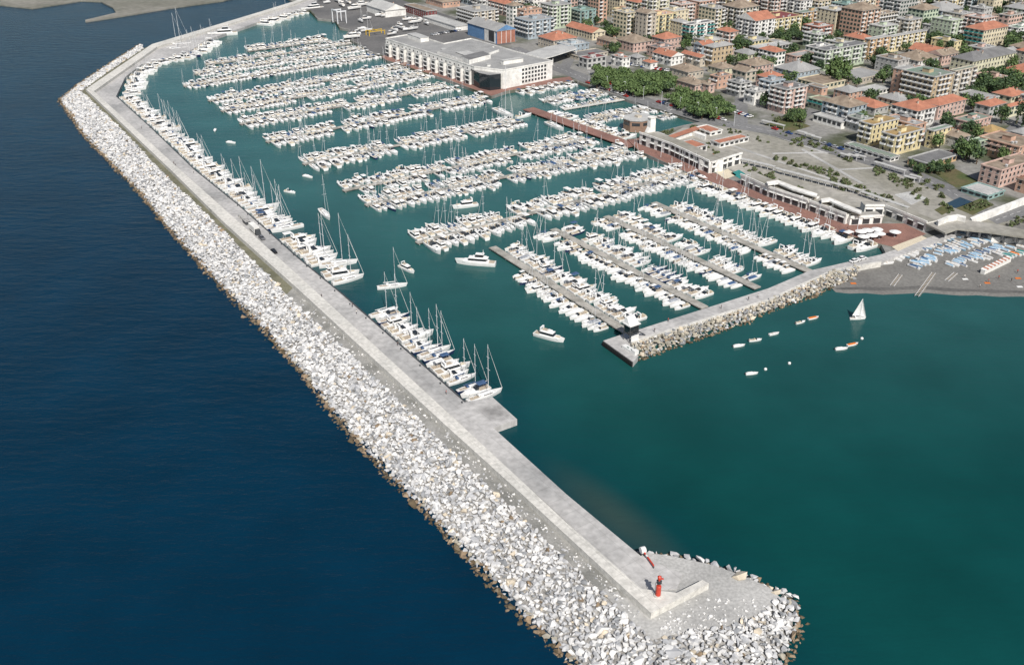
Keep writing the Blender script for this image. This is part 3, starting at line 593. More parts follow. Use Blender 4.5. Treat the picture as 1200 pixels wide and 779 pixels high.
ln = {'K1': [(0, 12.5), (.5, 11), (1, 13)], 'K2': [(0, 12), (.5, 10), (1, 12)], 'K3': [(0, 11.5), (.5, 10.5), (1, 12)], 'K4': [(0, 11.5), (.5, 10.5), (1, 11.5)], 'K5': [(0, 11), (1, 11)],
      'K6': [(0, 11), (1, 11)], 'K7': [(0, 10.5), (1, 10.5)], 'K8': [(0, 10.5), (1, 10.5)], 'K9': [(0, 9.5), (1, 9.5)], 'K10': [(0, 9.5), (1, 10)], 'K11': [(0, 10), (1, 11)], 'K12': [(0, 14), (1, 14)]}
gp = {'K1': ([(.30, .33), (.62, .65)], [(.34, .38)]), 'K2': ([(.20, .24), (.50, .53), (.76, .79)], [(.45, .49)]), 'K3': ([(.40, .43), (.7, .74)], [(.28, .31), (.62, .66)]), 'K4': ([(.38, .42)], [(.36, .42), (.7, .74)]),
      'K5': ([(.3, .34), (.62, .65)], [(.25, .3), (.7, .76)]), 'K6': ([(.5, .54)], [(.38, .44), (.72, .78)]), 'K7': ([(.6, .64)], [(.3, .36)]), 'K8': ([], [(.52, .56)]), 'K9': ([], []), 'K10': ([], []), 'K11': ([(.55, .6)], []), 'K12': ([], [])}
for i, (k, _, _) in enumerate(KL):
    a, b_, wd, desc = PIERS[k]; grp = 'boats moored along the %s' % desc
    sail = .20 if i < 5 else .14
    berth_row(a, b_, wd/2, GA, ln[k], sail, 'far side of %s' % desc, grp, 100+i, gp[k][0])
    if k != 'K12': berth_row(a, b_, wd/2, GA-180, ln[k], sail, 'near side of %s' % desc, grp, 200+i, gp[k][1])
for i, (k, l1, l2, g1, g2) in enumerate([('J1', 11, 9, [(.0, .04)], [(0, .30)]), ('J2', 11, 9.5, [(.12, .17), (.55, .59)], [(.10, .14)]), ('J3', 10, 9, [(.40, .44), (.6, .66), (.83, .87)], [(.15, .21)]), ('J4', 11, 8.5, [(0, .07), (.70, .75)], [(.16, .20), (.7, .74)])]):
    a, b_, wd, desc = PIERS[k]; grp = 'boats moored along the %s' % desc
    berth_row(a, b_, wd/2, GB, [(0, l1), (1, l1)], .30, 'right side of %s' % desc, grp, 300+i, g1, end=7)
    berth_row(a, b_, wd/2, GB+180, [(0, l2), (1, l2*.85)], .12, 'left side of %s' % desc, grp, 320+i, g2, end=5 if k != 'J1' else 8)
# promenade quay row
berth_row(P(818, 208.5, 1), P(900, 240.5, 1), .3, GB+180, [(0, 13), (1, 12)], .15, 'along the promenade quay', 'boats moored to the promenade', 341, end=0)
berth_row(P(903, 241.5, 1), P(1030, 287, 1), .3, GB+180, [(0, 12), (1, 13)], .2, 'along the lower promenade quay', 'boats moored to the promenade', 342, [(.8, .86)], end=2)
# outer mole rows
def polyrow(pts, lens, sail, place, seed, gaps=(), group='boats moored stern to the outer breakwater', side=None, jit=1.0):
    w_ = pw(pts, 1.5); n0 = 0
    for i in range(len(w_)-1):
        d = w_[i+1]-w_[i]; ang = math.degrees(math.atan2(d[1], d[0])) if side is None else None
        berth_row(w_[i], w_[i+1], .4, (ang+90) if side is None else side, lens, sail, place[i] if isinstance(place, list) else place, group, seed+i, gaps if not gaps or isinstance(gaps[0], tuple) else gaps[i], start=.2, end=0, jit=jit)
polyrow([(137, 113), (178, 150)], [(0, 11), (1, 12)], .3, 'upper stretch of breakwater quay', 400, jit=1.2)
polyrow([(178, 150), (230, 200)], [(0, 12), (1, 12.5)], .35, 'second stretch of breakwater quay', 401, jit=1.2)
polyrow([(230, 200), (281, 241)], [(0, 12.5), (1, 13)], .4, 'third stretch of breakwater quay', 402)
polyrow([(281, 241), (314, 271)], [(0, 13), (1, 14)], .45, 'middle stretch of breakwater quay', 403)
polyrow([(325, 280), (384, 330)], [(0, 12.5), (1, 14)], .25, 'quay stretch above the two masts', 404, [(.36, .40), (.62, .66)])
polyrow([(428, 367), (543, 469)], [(0, 12), (1, 12.5)], .33, 'last stretch before the platform', 405, [(.55, .58), (.84, .87)])
# inner bend at the top of the harbour
polyrow([(200, 67), (168, 75), (148, 91), (137, 112)], [(0, 13), (1, 12)], .25, ['top of the harbour bend', 'middle of harbour bend', 'foot of the harbour bend'], 410, jit=3)
polyrow([(240, 48), (222, 61), (204, 66)], [(0, 15), (1, 14)], .4, ['jetty above the bend', 'jetty corner at the bend'], 415)
polyrow([(352, 13), (336, 16), (302, 27)], [(0, 14), (1, 15)], .15, ['boatyard end of far jetty', 'middle of the far jetty'], 418)
# corner basin
for key, l1, l2, sd in (('M1', 8, 8, 430), ('M3', 8, 7.5, 434), ('M4', 7, 7, 436)):
    a, b_, wd, desc = PIERS[key]; berth_row(a, b_, wd/2, GA, [(0, l1), (1, l1)], .15, 'far side of %s' % desc, 'boats in the corner basin', sd)
    berth_row(a, b_, wd/2, GA-180, [(0, l2), (1, l2)], .15, 'near side of %s' % desc, 'boats in the corner basin', sd+1)
a, b_, wd, desc = PIERS['M2']; berth_row(a, b_, wd/2, GA, [(0, 7), (1, 7)], .1, 'far side of %s' % desc, 'boats in the corner basin', 438)
berth_row(P(600, 107.5, 1), P(668, 96.5, 1), .4, GA-180, [(0, 12), (1, 10)], .15, 'quay of the white building', 'boats in the corner basin', 440)
berth_row(P(775, 157, 1), P(820, 144.5, 1), .4, GA, [(0, 7), (1, 7)], .05, 'quay behind the white tower', 'boats in the corner basin', 441)
a, b_, wd, desc = PIERS['W']
berth_row(a, b_, wd/2, GB, [(0, 8), (.4, 10), (1, 12)], .1, 'right side of the brown walkway', 'boats along the brown walkway', 442, [(0, .12), (.33, .36)], end=10)
berth_row(a, b_, wd/2, GB+180, [(0, 13), (1, 14)], .15, 'left side of the brown walkway', 'boats along the brown walkway', 443, [(.14, .40), (.5, .78)], end=2)
# keep boats out of each other and off the land
land_px = [(x, y) for x, y in SHORE]; lp = pw(SHORE, 0)
def crowd_filter():
    keep = []; cells = {}
    for b_ in BOATS:
        key, x, y, ang, Lw = b_[:5]; d = dirv(ang); W_ = BT[key]['W']*Lw/BT[key]['L']*SLIM; pts = [np.array([x, y])+d*Lw*t for t in (-.38, -.13, .13, .38)]; bad = False
        for p in pts:
            c = (int(p[0]//8), int(p[1]//8))
            for i in (-1, 0, 1):
                for j in (-1, 0, 1):
                    for q, w2, oid in cells.get((c[0]+i, c[1]+j), ()):
                        if np.linalg.norm(p-q) < (W_+w2)*.43: bad = True
            if bad: break
        if bad: continue
        for p in pts: cells.setdefault((int(p[0]//8), int(p[1]//8)), []).append((p, W_, 0))
        keep.append(b_)
    return keep
# single boats out on the water go first so that rows make room for them
def at(u, v, z=0): return P(u, v, z)
SINGLE = [('yac', 557, 310, 170, 17, 'large white motor yacht with tall bridge off the end of the control tower pier'),
          ('fly', 644, 397, -30, 12, 'white motor yacht under way alone in the harbour mouth'),
          ('fly', 477, 317, -45, 9.5, 'white motor yacht under way above the breakwater sailing boats'),
          ('fly', 401, 325, 22, 14.5, 'white motor yacht with dark open cockpit moored alone to the breakwater'),
          ('cru', 340, 226, -25, 6.5, 'small white motorboat alone in the channel, lower of two'),
          ('cov_w', 361, 208, -30, 6.3, 'small white covered motorboat alone in the channel near the long piers'),
          ('cov_w', 252, 154, -80, 5.8, 'tiny white boat alone in the upper channel, nearer the long piers'),
          ('cov_w', 271, 168, -20, 6, 'tiny white boat alone in the upper channel, nearer the breakwater'),
          ('s18', 381, 253, -62, 14.5, 'dark decked sailing yacht with tall mast drifting in the channel'),
          ('s18', 397, 311, 18, 16, 'tall masted sailing yacht end on to the breakwater row'),
          ('s12', 460, 337, 15, 12, 'white sailing yacht lying apart above the last breakwater row'),
          ('fly', 545, 243, 200, 12.5, 'white motor yacht motoring between two long piers'),
          ('yac', 261, 42, 200, 24, 'biggest white motor yacht moored along the far jetty'),
          ('yac', 366, 12, 215, 22, 'big white motor yacht at the boatyard quay'),
          ('s18', 308, 246, 34, 17, 'big sailing yacht, outermost mast of the middle breakwater stretch'),
          ('s18', 205, 60, 30, 20, 'huge sailing yacht with the tallest mast at the far jetty'),
          ('s18', 209, 55, 30, 21, 'huge sailing yacht, second tall mast at the far jetty'),
          ('s18', 590, 135, -56, 22, 'big sailing yacht with tall mast off the glass corner building'),
          ('s18', 650, 150, -56, 18, 'big sailing yacht with tall mast beside the brown walkway'),
          ('ssail', 1005, 374, 3, 6.0, 'white sloop with raised sails crossing the bay'),
          ('cov_w', 866, 406, 15, 4.6, 'small white covered boat on a mooring, leftmost of the bay line'),
          ('open_w', 885, 399.5, 12, 4.9, 'small white open boat on a mooring, second of the bay line'),
          ('row_w', 907, 392, 20, 4.2, 'small white rowing boat on a mooring, middle of the bay line'),
          ('open_w', 938, 378.5, 25, 4.4, 'small white open boat on a mooring, fourth of the bay line'),
          ('din_o', 953, 373.5, 20, 4.6, 'small reddish boat on a mooring, rightmost of the bay line'),
          ('cov_w', 986, 409.5, 10, 4.8, 'small white covered boat below the sailing sloop'),
          ('din_o', 999, 404.5, 20, 4.6, 'small red and white boat below the sailing sloop'),
          ('cov_w', 881, 438.5, 10, 4.4, 'small white square boat alone in the lower bay')]
S_ = [(k, *at(u, v), a_, l_, lab, None) for k, u, v, a_, l_, lab in SINGLE]
BOATS = S_+BOATS
BOATS = crowd_filter()
nS = sum(1 for b_ in BOATS if b_[6] is None); singles, rows = BOATS[:nS], BOATS[nS:]
lpoly = list(lp)+[np.array(p) for p in far]
rows = [b_ for b_ in rows if not inside(np.array([[b_[1], b_[2]]])+np.array([dirv(b_[3])*b_[4]*t for t in (-.3, 0, .3)]), lpoly).any()]
def seen(b_, m=10): u, v = PX(b_[1], b_[2], 1); return -m < u < 1200+m and -m < v < 790
rows = [b_ for b_ in rows if seen(b_, 30)]
rows.sort(key=lambda b_: math.hypot(b_[1], b_[2], CAMH)/b_[4]**.5)
cnt = dict(motor_boat=0, sailing_boat=0, rowing_boat=0); restb = {}
for b_ in singles:
    put_boat(b_[0], b_[1], b_[2], b_[3], b_[4], label=b_[5]); cnt[BT[b_[0]]['noun']] += 1
for b_ in rows:
    t = BT[b_[0]]
    if cnt[t['noun']] < 300:
        cnt[t['noun']] += 1; put_boat(b_[0], b_[1], b_[2], b_[3], b_[4], label='%s, %s' % (t['desc'].replace(' with pale boom cover', '').replace(' with blue boom cover', ', blue cover').replace(' motor yacht', ' yacht'), b_[5]), group=b_[6])
    else: restb.setdefault(t['noun'], []).append(b_)
for noun, lst in restb.items():
    mb = MB()
    for key, x, y, ang, Lw, *_ in lst:
        k = Lw/BT[key]['L']; ca, sa = math.cos(R(ang))*k, math.sin(R(ang))*k; cb, sb_ = ca*SLIM, sa*SLIM
        for _, pm in BT[key]['parts']:
            base = len(mb.v); mb.v += [(x+px*ca-py*sb_, y+px*sa+py*cb, pz*k) for px, py, pz in pm.v]
            im = [mb.mi(n_) for n_ in pm.names]; mb.f += [tuple(base+q for q in f) for f in pm.f]; mb.m += [im[q] for q in pm.m]
    nm = 'distant_motor_boats' if noun == 'motor_boat' else 'distant_sailing_boats'
    tag(link(nm, mb.mesh(nm)), 'the many small white %s crowded along the farther long piers' % ('motorboats' if noun == 'motor_boat' else 'sailing boats'), 'boats', None, 'stuff')
print('BOATS', cnt, {k: len(v) for k, v in restb.items()})
# mooring buoys in the bay
for u, v, lab in ((1010, 397, 'small white mooring buoy under the sailing sloop'), (925, 426, 'pale mooring buoy alone in the open bay'), (897, 433, 'pale mooring buoy right of the lone square boat')):
    x, y = P(u, v); o = link('buoy', MB().cyl((0, 0, -.2), (0, 0, .45), .55, .5, 10, 'white_canvas').cyl((0, 0, .45), (0, 0, .7), .5, .12, 10, 'white_canvas').mesh('buoy'), None, (x, y, 0)); tag(o, lab, 'buoy')

# ---------------------------------------------------------------- buildings
UNIT = {}
def unit(key, f):
    if key not in UNIT: UNIT[key] = f().mesh(key[0])
    return UNIT[key]
def win_mesh(kind):
    def f():
        m = MB()
        if kind == 'wide': m.box((0, 0, 0), (2.3, .16, 2.1), 'window_dark').box((0, -.02, 1.1), (2.5, .2, .12), 'frame_white')
        elif kind == 'green': m.box((0, 0, 0), (.95, .12, 1.6), 'window_dark').box((-.75, -.04, 0), (.5, .12, 1.65), 'shutter_green').box((.75, -.04, 0), (.5, .12, 1.65), 'shutter_green')
        elif kind == 'brown': m.box((0, 0, 0), (1.2, .14, 1.6), 'window_dark').box((0, -.05, -.9), (1.5, .24, .12), 'frame_white')
        else: m.box((0, 0, 0), (1.2, .12, 1.6), 'window_dark').box((0, -.03, .86), (1.35, .16, .12), 'frame_white').box((0, -.05, -.86), (1.5, .24, .12), 'frame_white').box((0, -.05, 0), (.07, .08, 1.6), 'frame_white')
        return m
    return unit(('window', kind), f)
def balc_mesh(c, w_):
    def f(): return MB().box((0, -.65, -1.2), (w_, 1.3, .16), 'frame_white').box((0, -1.27, -.7), (w_, .1, .95), c).box((-w_/2+.05, -.65, -.7), (.1, 1.2, .9), c).box((w_/2-.05, -.65, -.7), (.1, 1.2, .9), c)
    return unit(('balcony', c, w_), f)
FOOT = []
def solve_len(C, d, Z, u0, du):
    """length along d from corner C (height Z) so that the photo column moves by du"""
    lo, hi = 0.5, 160.0
    for _ in range(40):
        mid = (lo+hi)/2; u, _v = PX(C[0]+d[0]*mid, C[1]+d[1]*mid, Z)
        if abs(u-u0) < du: lo = mid
        else: hi = mid
    return lo
def building(u, vr, hp, wl, wr, wall, roof, label, rc='roof_grey', fl=None, bl=None, br=None, wk='plain', cat='building', bc='frame_white', dims=None, group=None, rot=0.0, nwin=True, name='building'):
    """u,vr = roof corner nearest the camera; hp = facade height; wl, wr = extents of the left and right facades (all photo px)"""
    C = P(u, vr+hp, LZ); lo, hi = 1.0, 60.0
    for _ in range(40):
        z = (lo+hi)/2; _, v = PX(C[0], C[1], LZ+z)
        if v > vr: lo = z
        else: hi = z
    Hh = lo; ra = R(rot); ca, sa = math.cos(ra), math.sin(ra)
    a = np.array([A[0]*ca-A[1]*sa, A[0]*sa+A[1]*ca]); b = np.array([B[0]*ca-B[1]*sa, B[0]*sa+B[1]*ca])
    if dims: la, lb = dims
    else:
        u0, _ = PX(C[0], C[1], LZ+Hh); la = max(4, solve_len(C, a, LZ+Hh, u0, wl)); lb = max(4, solve_len(C, b, LZ+Hh, u0, wr))
    ctr = C+a*la/2+b*lb/2; FOOT.append((ctr, la, lb))
    r = empty(name, (C[0], C[1], LZ), math.atan2(b[1], b[0]))          # local x along b, local y along a
    mb = MB(); hw = Hh
    if roof == 'flat':
        mb.box((lb/2, la/2, (Hh-.6)/2), (lb, la, Hh-.6), 'wall_'+wall)
    else: mb.box((lb/2, la/2, Hh/2), (lb, la, Hh), 'wall_'+wall)
    link('wall', mb.mesh('wall'), r)
    if roof == 'flat':
        mb = MB(); e = .35; tm = 'roof_pale' if bc == 'frame_white' and random.random() < .6 else 'wall_'+wall
        z = Hh-.3; mb.box((lb/2, -e/2+.15, z), (lb+e*2, e+.3, .6), tm).box((lb/2, la+e/2-.15, z), (lb+e*2, e+.3, .6), tm).box((-e/2+.15, la/2, z-.003), (e+.3, la-.3, .6), tm).box((lb+e/2-.15, la/2, z-.003), (e+.3, la-.3, .6), tm)
        mb.box((lb/2, la/2, Hh-.55), (lb-.3, la-.3, .2), rc); ro = link('roof', mb.mesh('roof'), r)
        if Hh > 7 and la > 7 and lb > 7:
            link('stair_head', MB().box((lb*.45, la*.5, Hh+.7), (min(4.5, lb*.3), min(5, la*.3), 2.4), 'wall_'+wall).box((lb*.45, la*.5, Hh+2.0), (min(5, lb*.34), min(5.4, la*.34), .2), rc).mesh('stair_head'), ro)
            for q in range(random.randint(1, 3)):
                link('roof_vent', unit(('roof_vent', 0), lambda: MB().box((0, 0, .5), (1.1, .9, 1.0), 'roof_pale').box((0, 0, 1.06), (1.3, 1.1, .12), 'metal_pale')), ro, (lb*random.uniform(.15, .85), la*random.uniform(.1, .35), Hh-.45))
    else:
        ov = .6; x0, x1, y0, y1 = -ov, lb+ov, -ov, la+ov; W_, L_ = x1-x0, y1-y0; rise = min(W_, L_)*.22; mb = MB(); z0 = Hh+.02; zt = Hh+rise
        if L_ >= W_: k = W_/2 if roof == 'hip' else 0; r0, r1 = ((x0+x1)/2, y0+k, zt), ((x0+x1)/2, y1-k, zt); fs = [(0, 1, 4), (1, 2, 5, 4), (2, 3, 5), (3, 0, 4, 5)]
        else: k = L_/2 if roof == 'hip' else 0; r0, r1 = (x0+k, (y0+y1)/2, zt), (x1-k, (y0+y1)/2, zt); fs = [(0, 1, 5, 4), (1, 2, 5), (2, 3, 4, 5), (3, 0, 4)]
        vs = [(x0, y0, z0), (x1, y0, z0), (x1, y1, z0), (x0, y1, z0), r0, r1]
        ends = [f for f in fs if len(f) == 3]; sides = [f for f in fs if len(f) == 4]
        mb.add(vs, fs if roof == 'hip' else sides, rc); mb.add(vs, [(3, 2, 1, 0)], 'roof_pale')
        if roof == 'gable': mb.add(vs, ends, 'wall_'+wall)
        mb.box(((x0+x1)/2, (y0+y1)/2, z0-.11), (W_, L_, .2), 'roof_pale')
        ro = link('roof', mb.mesh('roof'), r)
        for q in range(random.randint(1, 3)):
            link('chimney', unit(('chimney', 0), lambda: MB().box((0, 0, .6), (.9, .7, 2.2), 'wall_beige').box((0, 0, 1.75), (1.1, .9, .15), 'roof_red')), ro, (lb*random.uniform(.3, .7), la*random.uniform(.25, .75), Hh+rise*.55))
    # openings on the two street fronts
    nf = max(1, int(round((Hh-.8)/3.15))) if fl is None else fl; fh = (Hh-.9)/nf; nw = 0; nb = 0
    if not nwin: return tag(r, label, cat, group), (C, la, lb, Hh)
    wm = win_mesh(wk); wd = win_mesh('wide')
    for fi, (Lf, bal) in enumerate(((la, bl), (lb, br))):
        n = max(1, int(Lf/3.4)); sp = Lf/n
        for k in range(n):
            for fz in range(nf):
                if nw >= 96: break
                s = (k+.5)*sp; zc = .9+fh*fz+fh*.5
                isb = bal and fz > 0 and (bal == 'all' or (bal == 'mid' and 0 < k < n-1) or (bal == 'alt' and k % 3 != 1) or (bal == 'odd' and k % 2 == 0)) and nb < 90
                loc = (-.03, s, zc) if fi == 0 else (s, -.03, zc); rz = R(-90) if fi == 0 else 0
                o = link('window', wd if isb else wm, r, loc); o.rotation_euler = (0, 0, rz); nw += 1
                if isb:
                    o = link('balcony', balc_mesh(bc, round(min(sp, 3.4)*.94, 1)), r, loc); o.rotation_euler = (0, 0, rz); nb += 1
    return tag(r, label, cat, group), (C, la, lb, Hh)
BL = [
 (1089, 90, 33, 37, 23, 'tan', 'flat', 'tall dark balconied apartment block with green planted roof edge', 'roof_green', dict(bl='all', br='mid')),
 (1113, 83, 32, 4, 25, 'beige', 'flat', 'tall beige apartment block with white stepped balconies beside the dark balconied one', 'roof_green', dict(br='alt')),
 (1051, 81, 31, 9, 14, 'salmon', 'flat', 'narrow brick coloured end block left of the dark balconied apartments', 'roof_grey', dict()),
 (1137, 72, 19, 26, 50, 'paleyellow', 'hip', 'long pale yellow institute with a big dark grey hipped roof', 'roof_dark', dict(wk='brown')),
 (1097, 124, 17, 20, 32, 'pink', 'hip', 'pink palazzo with a red hipped roof below the tall balconied blocks', 'roof_red', dict()),
 (1157, 125, 15, 17, 19, 'grey', 'hip', 'grey green house with orange red hipped roof at the right edge of town', 'roof_red', dict(wk='green')),
 (1178, 126, 13, 3, 34, 'paleyellow', 'gable', 'long yellow house with red gabled roof at the right picture edge', 'roof_red', dict(wk='green')),
 (1051, 119, 14, 24, 16, 'cream', 'hip', 'square cream villa with grey roof and dark windows above the yellow hotel', 'roof_grey', dict(wk='brown')),
 (1024, 127, 9, 33, 16, 'grey', 'hip', 'low building under the widest orange red hipped roof', 'roof_red', dict()),
 (1019, 146, 26, 16, 30, 'yellow', 'flat', 'rear left wing of the yellow seafront hotel with white balconies', 'roof_ochre', dict(bl='all', wk='brown')),
 (1046, 159, 24, 17, 32, 'yellow', 'flat', 'front wing of the yellow seafront hotel with white balconies', 'roof_ochre', dict(bl='all', br='alt', wk='brown')),
 (1090, 153, 21, 5, 21, 'yellow', 'flat', 'right wing of the yellow seafront hotel with plain yellow end', 'roof_green', dict(wk='brown')),
 (1043, 185, 5, 54, 10, 'white', 'flat', 'low white colonnaded terrace in front of the yellow hotel', 'roof_green', dict(wk='wide')),
 (1085, 191, 8, 22, 35, 'orange', 'flat', 'orange sided low restaurant with dark grey roof by the coast road', 'roof_dark', dict(wk='wide')),
 (1169, 199, 22, 24, 42, 'pink', 'flat', 'pink corner hotel with rows of windows at the right edge', 'roof_brown', dict(wk='brown')),
 (1190, 172, 20, 47, 24, 'salmon', 'flat', 'long brownish pink block with deep loggias behind the pink corner hotel', 'roof_brown', dict(bl='mid', bc='wall_pink')),
 (1141, 166, 19, 9, 14, 'palegreen', 'flat', 'narrow teal and pale green balconied building beside a round tree', 'roof_green', dict(bl='all', br='all', bc='roof_green')),
 (1133, 143, 15, 18, 26, 'pink', 'flat', 'pink building with green balcony bands below the red hipped palazzo', 'roof_green', dict(bl='all', bc='roof_green')),
 (1122, 162, 12, 25, 13, 'grey', 'hip', 'grey house with olive brown hipped roof right of the yellow hotel', 'roof_brown', dict()),
 (1162, 157, 7, 22, 16, 'tan', 'hip', 'low house with ochre hipped roof near the right edge', 'roof_ochre', dict()),
 (1196, 157, 10, 14, 24, 'grey', 'hip', 'grey roofed house cut by the right edge above the pink block', 'roof_grey', dict()),
 (1157, 229, 6, 31, 19, 'teal', 'flat', 'low teal edged beach club with white striped roof', 'roof_pale', dict(wk='wide')),
 (918, 105, 29, 19, 25, 'pink', 'flat', 'tall pinkish apartment block with white balconies at the lot corner', 'roof_dark', dict(bl='all', br='alt')),
 (900, 96, 24, 13, 17, 'bluegrey', 'flat', 'white and black striped balcony block left of the pinkish tower', 'roof_grey', dict(bl='all', br='all')),
 (962, 103, 10, 17, 7, 'salmon', 'flat', 'small salmon block with blank end wall right of the pinkish tower', 'roof_brown', dict()),
 (972, 121, 12, 26, 12, 'palegreen', 'flat', 'low pale green building with teal balconies near the white canopied bar', 'roof_brown', dict(bl='all', bc='teal_canvas')),
 (994, 109, 11, 18, 15, 'salmon', 'hip', 'pink house with grey roof left of the widest orange roof', 'roof_grey', dict()),
 (985, 143, 9, 33, 9, 'white', 'flat', 'white angular bar pavilion with sloping canopies on the avenue', 'roof_pale', dict(wk='wide')),
 (1010, 141, 16, 20, 10, 'grey', 'flat', 'grey glass walled block squeezed beside the yellow hotel', 'roof_green', dict(bl='all', bc='metal_pale')),
 (1002, 93, 8, 31, 36, 'beige', 'flat', 'wide low beige block with yellow trimmed roof', 'roof_grey', dict(br='mid', bc='yellow_paint')),
 (1018, 108, 6, 17, 24, 'white', 'flat', 'low white flat building before the yellow trimmed roof', 'roof_pale', dict(wk='wide')),
 (965, 59, 25, 14, 47, 'palegreen', 'flat', 'long pale green and cream apartment block with teal awnings', 'roof_dark', dict(bl='all', br='alt')),
 (1016, 46, 24, 6, 24, 'orange', 'flat', 'orange apartment block continuing right of the pale green one', 'roof_grey', dict(br='odd')),
 (1041, 43, 19, 5, 42, 'yellow', 'flat', 'long yellow apartment block with grey roof near the dark trees', 'roof_grey', dict(br='odd')),
 (957, 32, 19, 18, 17, 'brick', 'flat', 'square brick red tower with white roof rim and balconies', 'roof_pale', dict(bl='alt', br='alt')),
 (904, 23, 21, 26, 34, 'yellow', 'flat', 'big yellow apartment block with dark red flat roof', 'wall_maroon', dict(bl='alt', br='odd')),
 (938, 15, 16, 9, 34, 'orange', 'flat', 'ochre apartment block just behind the brick red tower', 'roof_green', dict(br='odd')),
 (991, 6, 23, 19, 14, 'teal', 'flat', 'teal and glass apartment tower at the top of the town', 'roof_green', dict(bl='all', br='all', bc='metal_pale')),
 (1022, 18, 22, 12, 26, 'beige', 'flat', 'beige apartment block with brown roof right of the teal tower', 'roof_brown', dict(bl='all', br='all')),
 (889, 57, 11, 12, 38, 'grey', 'flat', 'modern grey concrete church like building with stepped roofs', 'roof_pale', dict(wk='wide')),
 (932, 66, 11, 12, 22, 'pink', 'flat', 'pink terraced block beside slim cypresses', 'roof_grey', dict(br='all')),
 (884, 78, 12, 20, 21, 'pink', 'hip', 'pale pink house with olive brown hipped roof above the striped block', 'roof_brown', dict(bl='odd')),
 (1101, 13, 16, 26, 25, 'bluegrey', 'hip', 'stately pale grey institution with heavy cornice at the top right', 'roof_grey', dict(wk='brown')),
 (1149, 36, 22, 23, 28, 'cream', 'hip', 'cream school with red roof and teal balconies on its shaded side', 'roof_red', dict(bl='all', bc='teal_canvas', wk='brown')),
 (1096, 31, 11, 17, 12, 'white', 'flat', 'small white block with balconies between dark trees', 'roof_pale', dict(br='all')),
 (1123, 38, 8, 17, 8, 'pink', 'flat', 'small pink house left of the cream school', 'roof_brown', dict()),
 (1096, 64, 5, 32, 16, 'white', 'gable', 'white gabled hall with bright red roof behind the dark balconied apartments', 'roof_red', dict()),
 (1190, 33, 16, 14, 22, 'white', 'flat', 'white balconied block right of the cream school', 'roof_green', dict(bl='all', br='all')),
 (1150, 20, 8, 24, 17, 'beige', 'hip', 'beige roofed row behind the cream school', 'roof_brown', dict()),
 (834, 56, 24, 10, 23, 'tan', 'hip', 'tan yellow tower block with grey hipped roof', 'roof_grey', dict(bl='all', wk='brown')),
 (807, 29, 25, 9, 28, 'white', 'flat', 'white apartment tower with dark teal balcony bands', 'roof_dark', dict(bl='all', br='alt', bc='teal_canvas')),
 (798, 27, 18, 14, 8, 'cream', 'hip', 'cream block with pale pyramid roof left of the white and teal tower', 'roof_grey', dict()),
 (763, 19, 26, 13, 28, 'yellow', 'flat', 'tall yellow apartment block with red roof terrace and teal awnings', 'wall_salmon', dict(bl='all', br='odd', bc='roof_green')),
 (748, 16, 20, 13, 9, 'grey', 'flat', 'slim grey and white tower between two yellow blocks', 'roof_dark', dict(bl='odd')),
 (732, 13, 23, 15, 9, 'yellow', 'flat', 'tall lemon yellow balcony block with red roof', 'wall_salmon', dict(bl='all', br='odd')),
 (786, 67, 11, 21, 14, 'white', 'gable', 'white terraced houses with red gabled roof behind the pine grove', 'roof_red', dict(bl='odd')),
 (820, 68, 11, 22, 8, 'beige', 'gable', 'beige house with red gabled roof left of the tan tower', 'roof_red', dict(bl='odd')),
 (694, 39, 9, 31, 15, 'cream', 'gable', 'cream terrace with red gabled roof and small square windows', 'roof_red', dict(wk='brown')),
 (742, 51, 11, 20, 22, 'pink', 'hip', 'pink school like house with grey brown hipped roof', 'roof_brown', dict(wk='brown')),
 (719, 50, 8, 20, 10, 'salmon', 'hip', 'brown roofed low house left of the pink school like house', 'roof_brown', dict()),
 (729, 68, 12, 13, 9, 'white', 'flat', 'small white cubic house at the pine grove corner', 'roof_red', dict(bl='odd')),
 (746, 68, 10, 9, 9, 'grey', 'hip', 'small grey roofed house behind the pine grove', 'roof_grey', dict()),
 (762, 74, 8, 9, 8, 'white', 'hip', 'small house with orange hipped roof behind the pine grove', 'roof_red', dict()),
 (806, 85, 9, 22, 18, 'beige', 'hip', 'low beige house with wide brown roof right of the big pine grove', 'roof_brown', dict()),
 (814, 100, 9, 22, 14, 'pink', 'hip', 'pink low houses with reddish brown roof between the two pine groves', 'roof_brown', dict()),
 (830, 100, 10, 10, 7, 'pink', 'gable', 'pale pink gable ended house between the pine groves', 'roof_brown', dict()),
 (840, 90, 15, 9, 16, 'salmon', 'flat', 'salmon block with dark flat roof below the tan tower', 'roof_dark', dict(bl='all')),
 (866, 98, 17, 15, 13, 'grey', 'flat', 'grey and white apartment block above the small pine grove', 'roof_dark', dict(bl='all', br='all')),
 (883, 108, 16, 12, 12, 'white', 'flat', 'white block with glazed bands left of the striped balcony block', 'roof_grey', dict(bl='all')),
 (688, 69, 13, 10, 22, 'grey', 'flat', 'grey workshop with maroon upper band beside the avenue', 'wall_maroon', dict(wk='wide')),
 (678, 66, 5, 14, 34, 'beige', 'flat', 'big low warehouse under a wide dark grey roof', 'roof_dark', dict()),
 (619, 25, 22, 16, 30, 'bluegrey', 'flat', 'grey apartment block with cream balconies right of the blue hall', 'roof_grey', dict(bl='all', br='odd')),
 (556, 14, 18, 20, 28, 'beige', 'flat', 'beige apartment block with rounded white balconies behind the blue hall', 'roof_grey', dict(bl='all', br='odd')),
 (613, 14, 15, 16, 11, 'salmon', 'hip', 'salmon block with red roof right of the beige balcony block', 'roof_red', dict(bl='all')),
 (594, 6, 14, 22, 12, 'pink', 'hip', 'reddish apartment row behind the salmon block', 'roof_red', dict(bl='odd')),
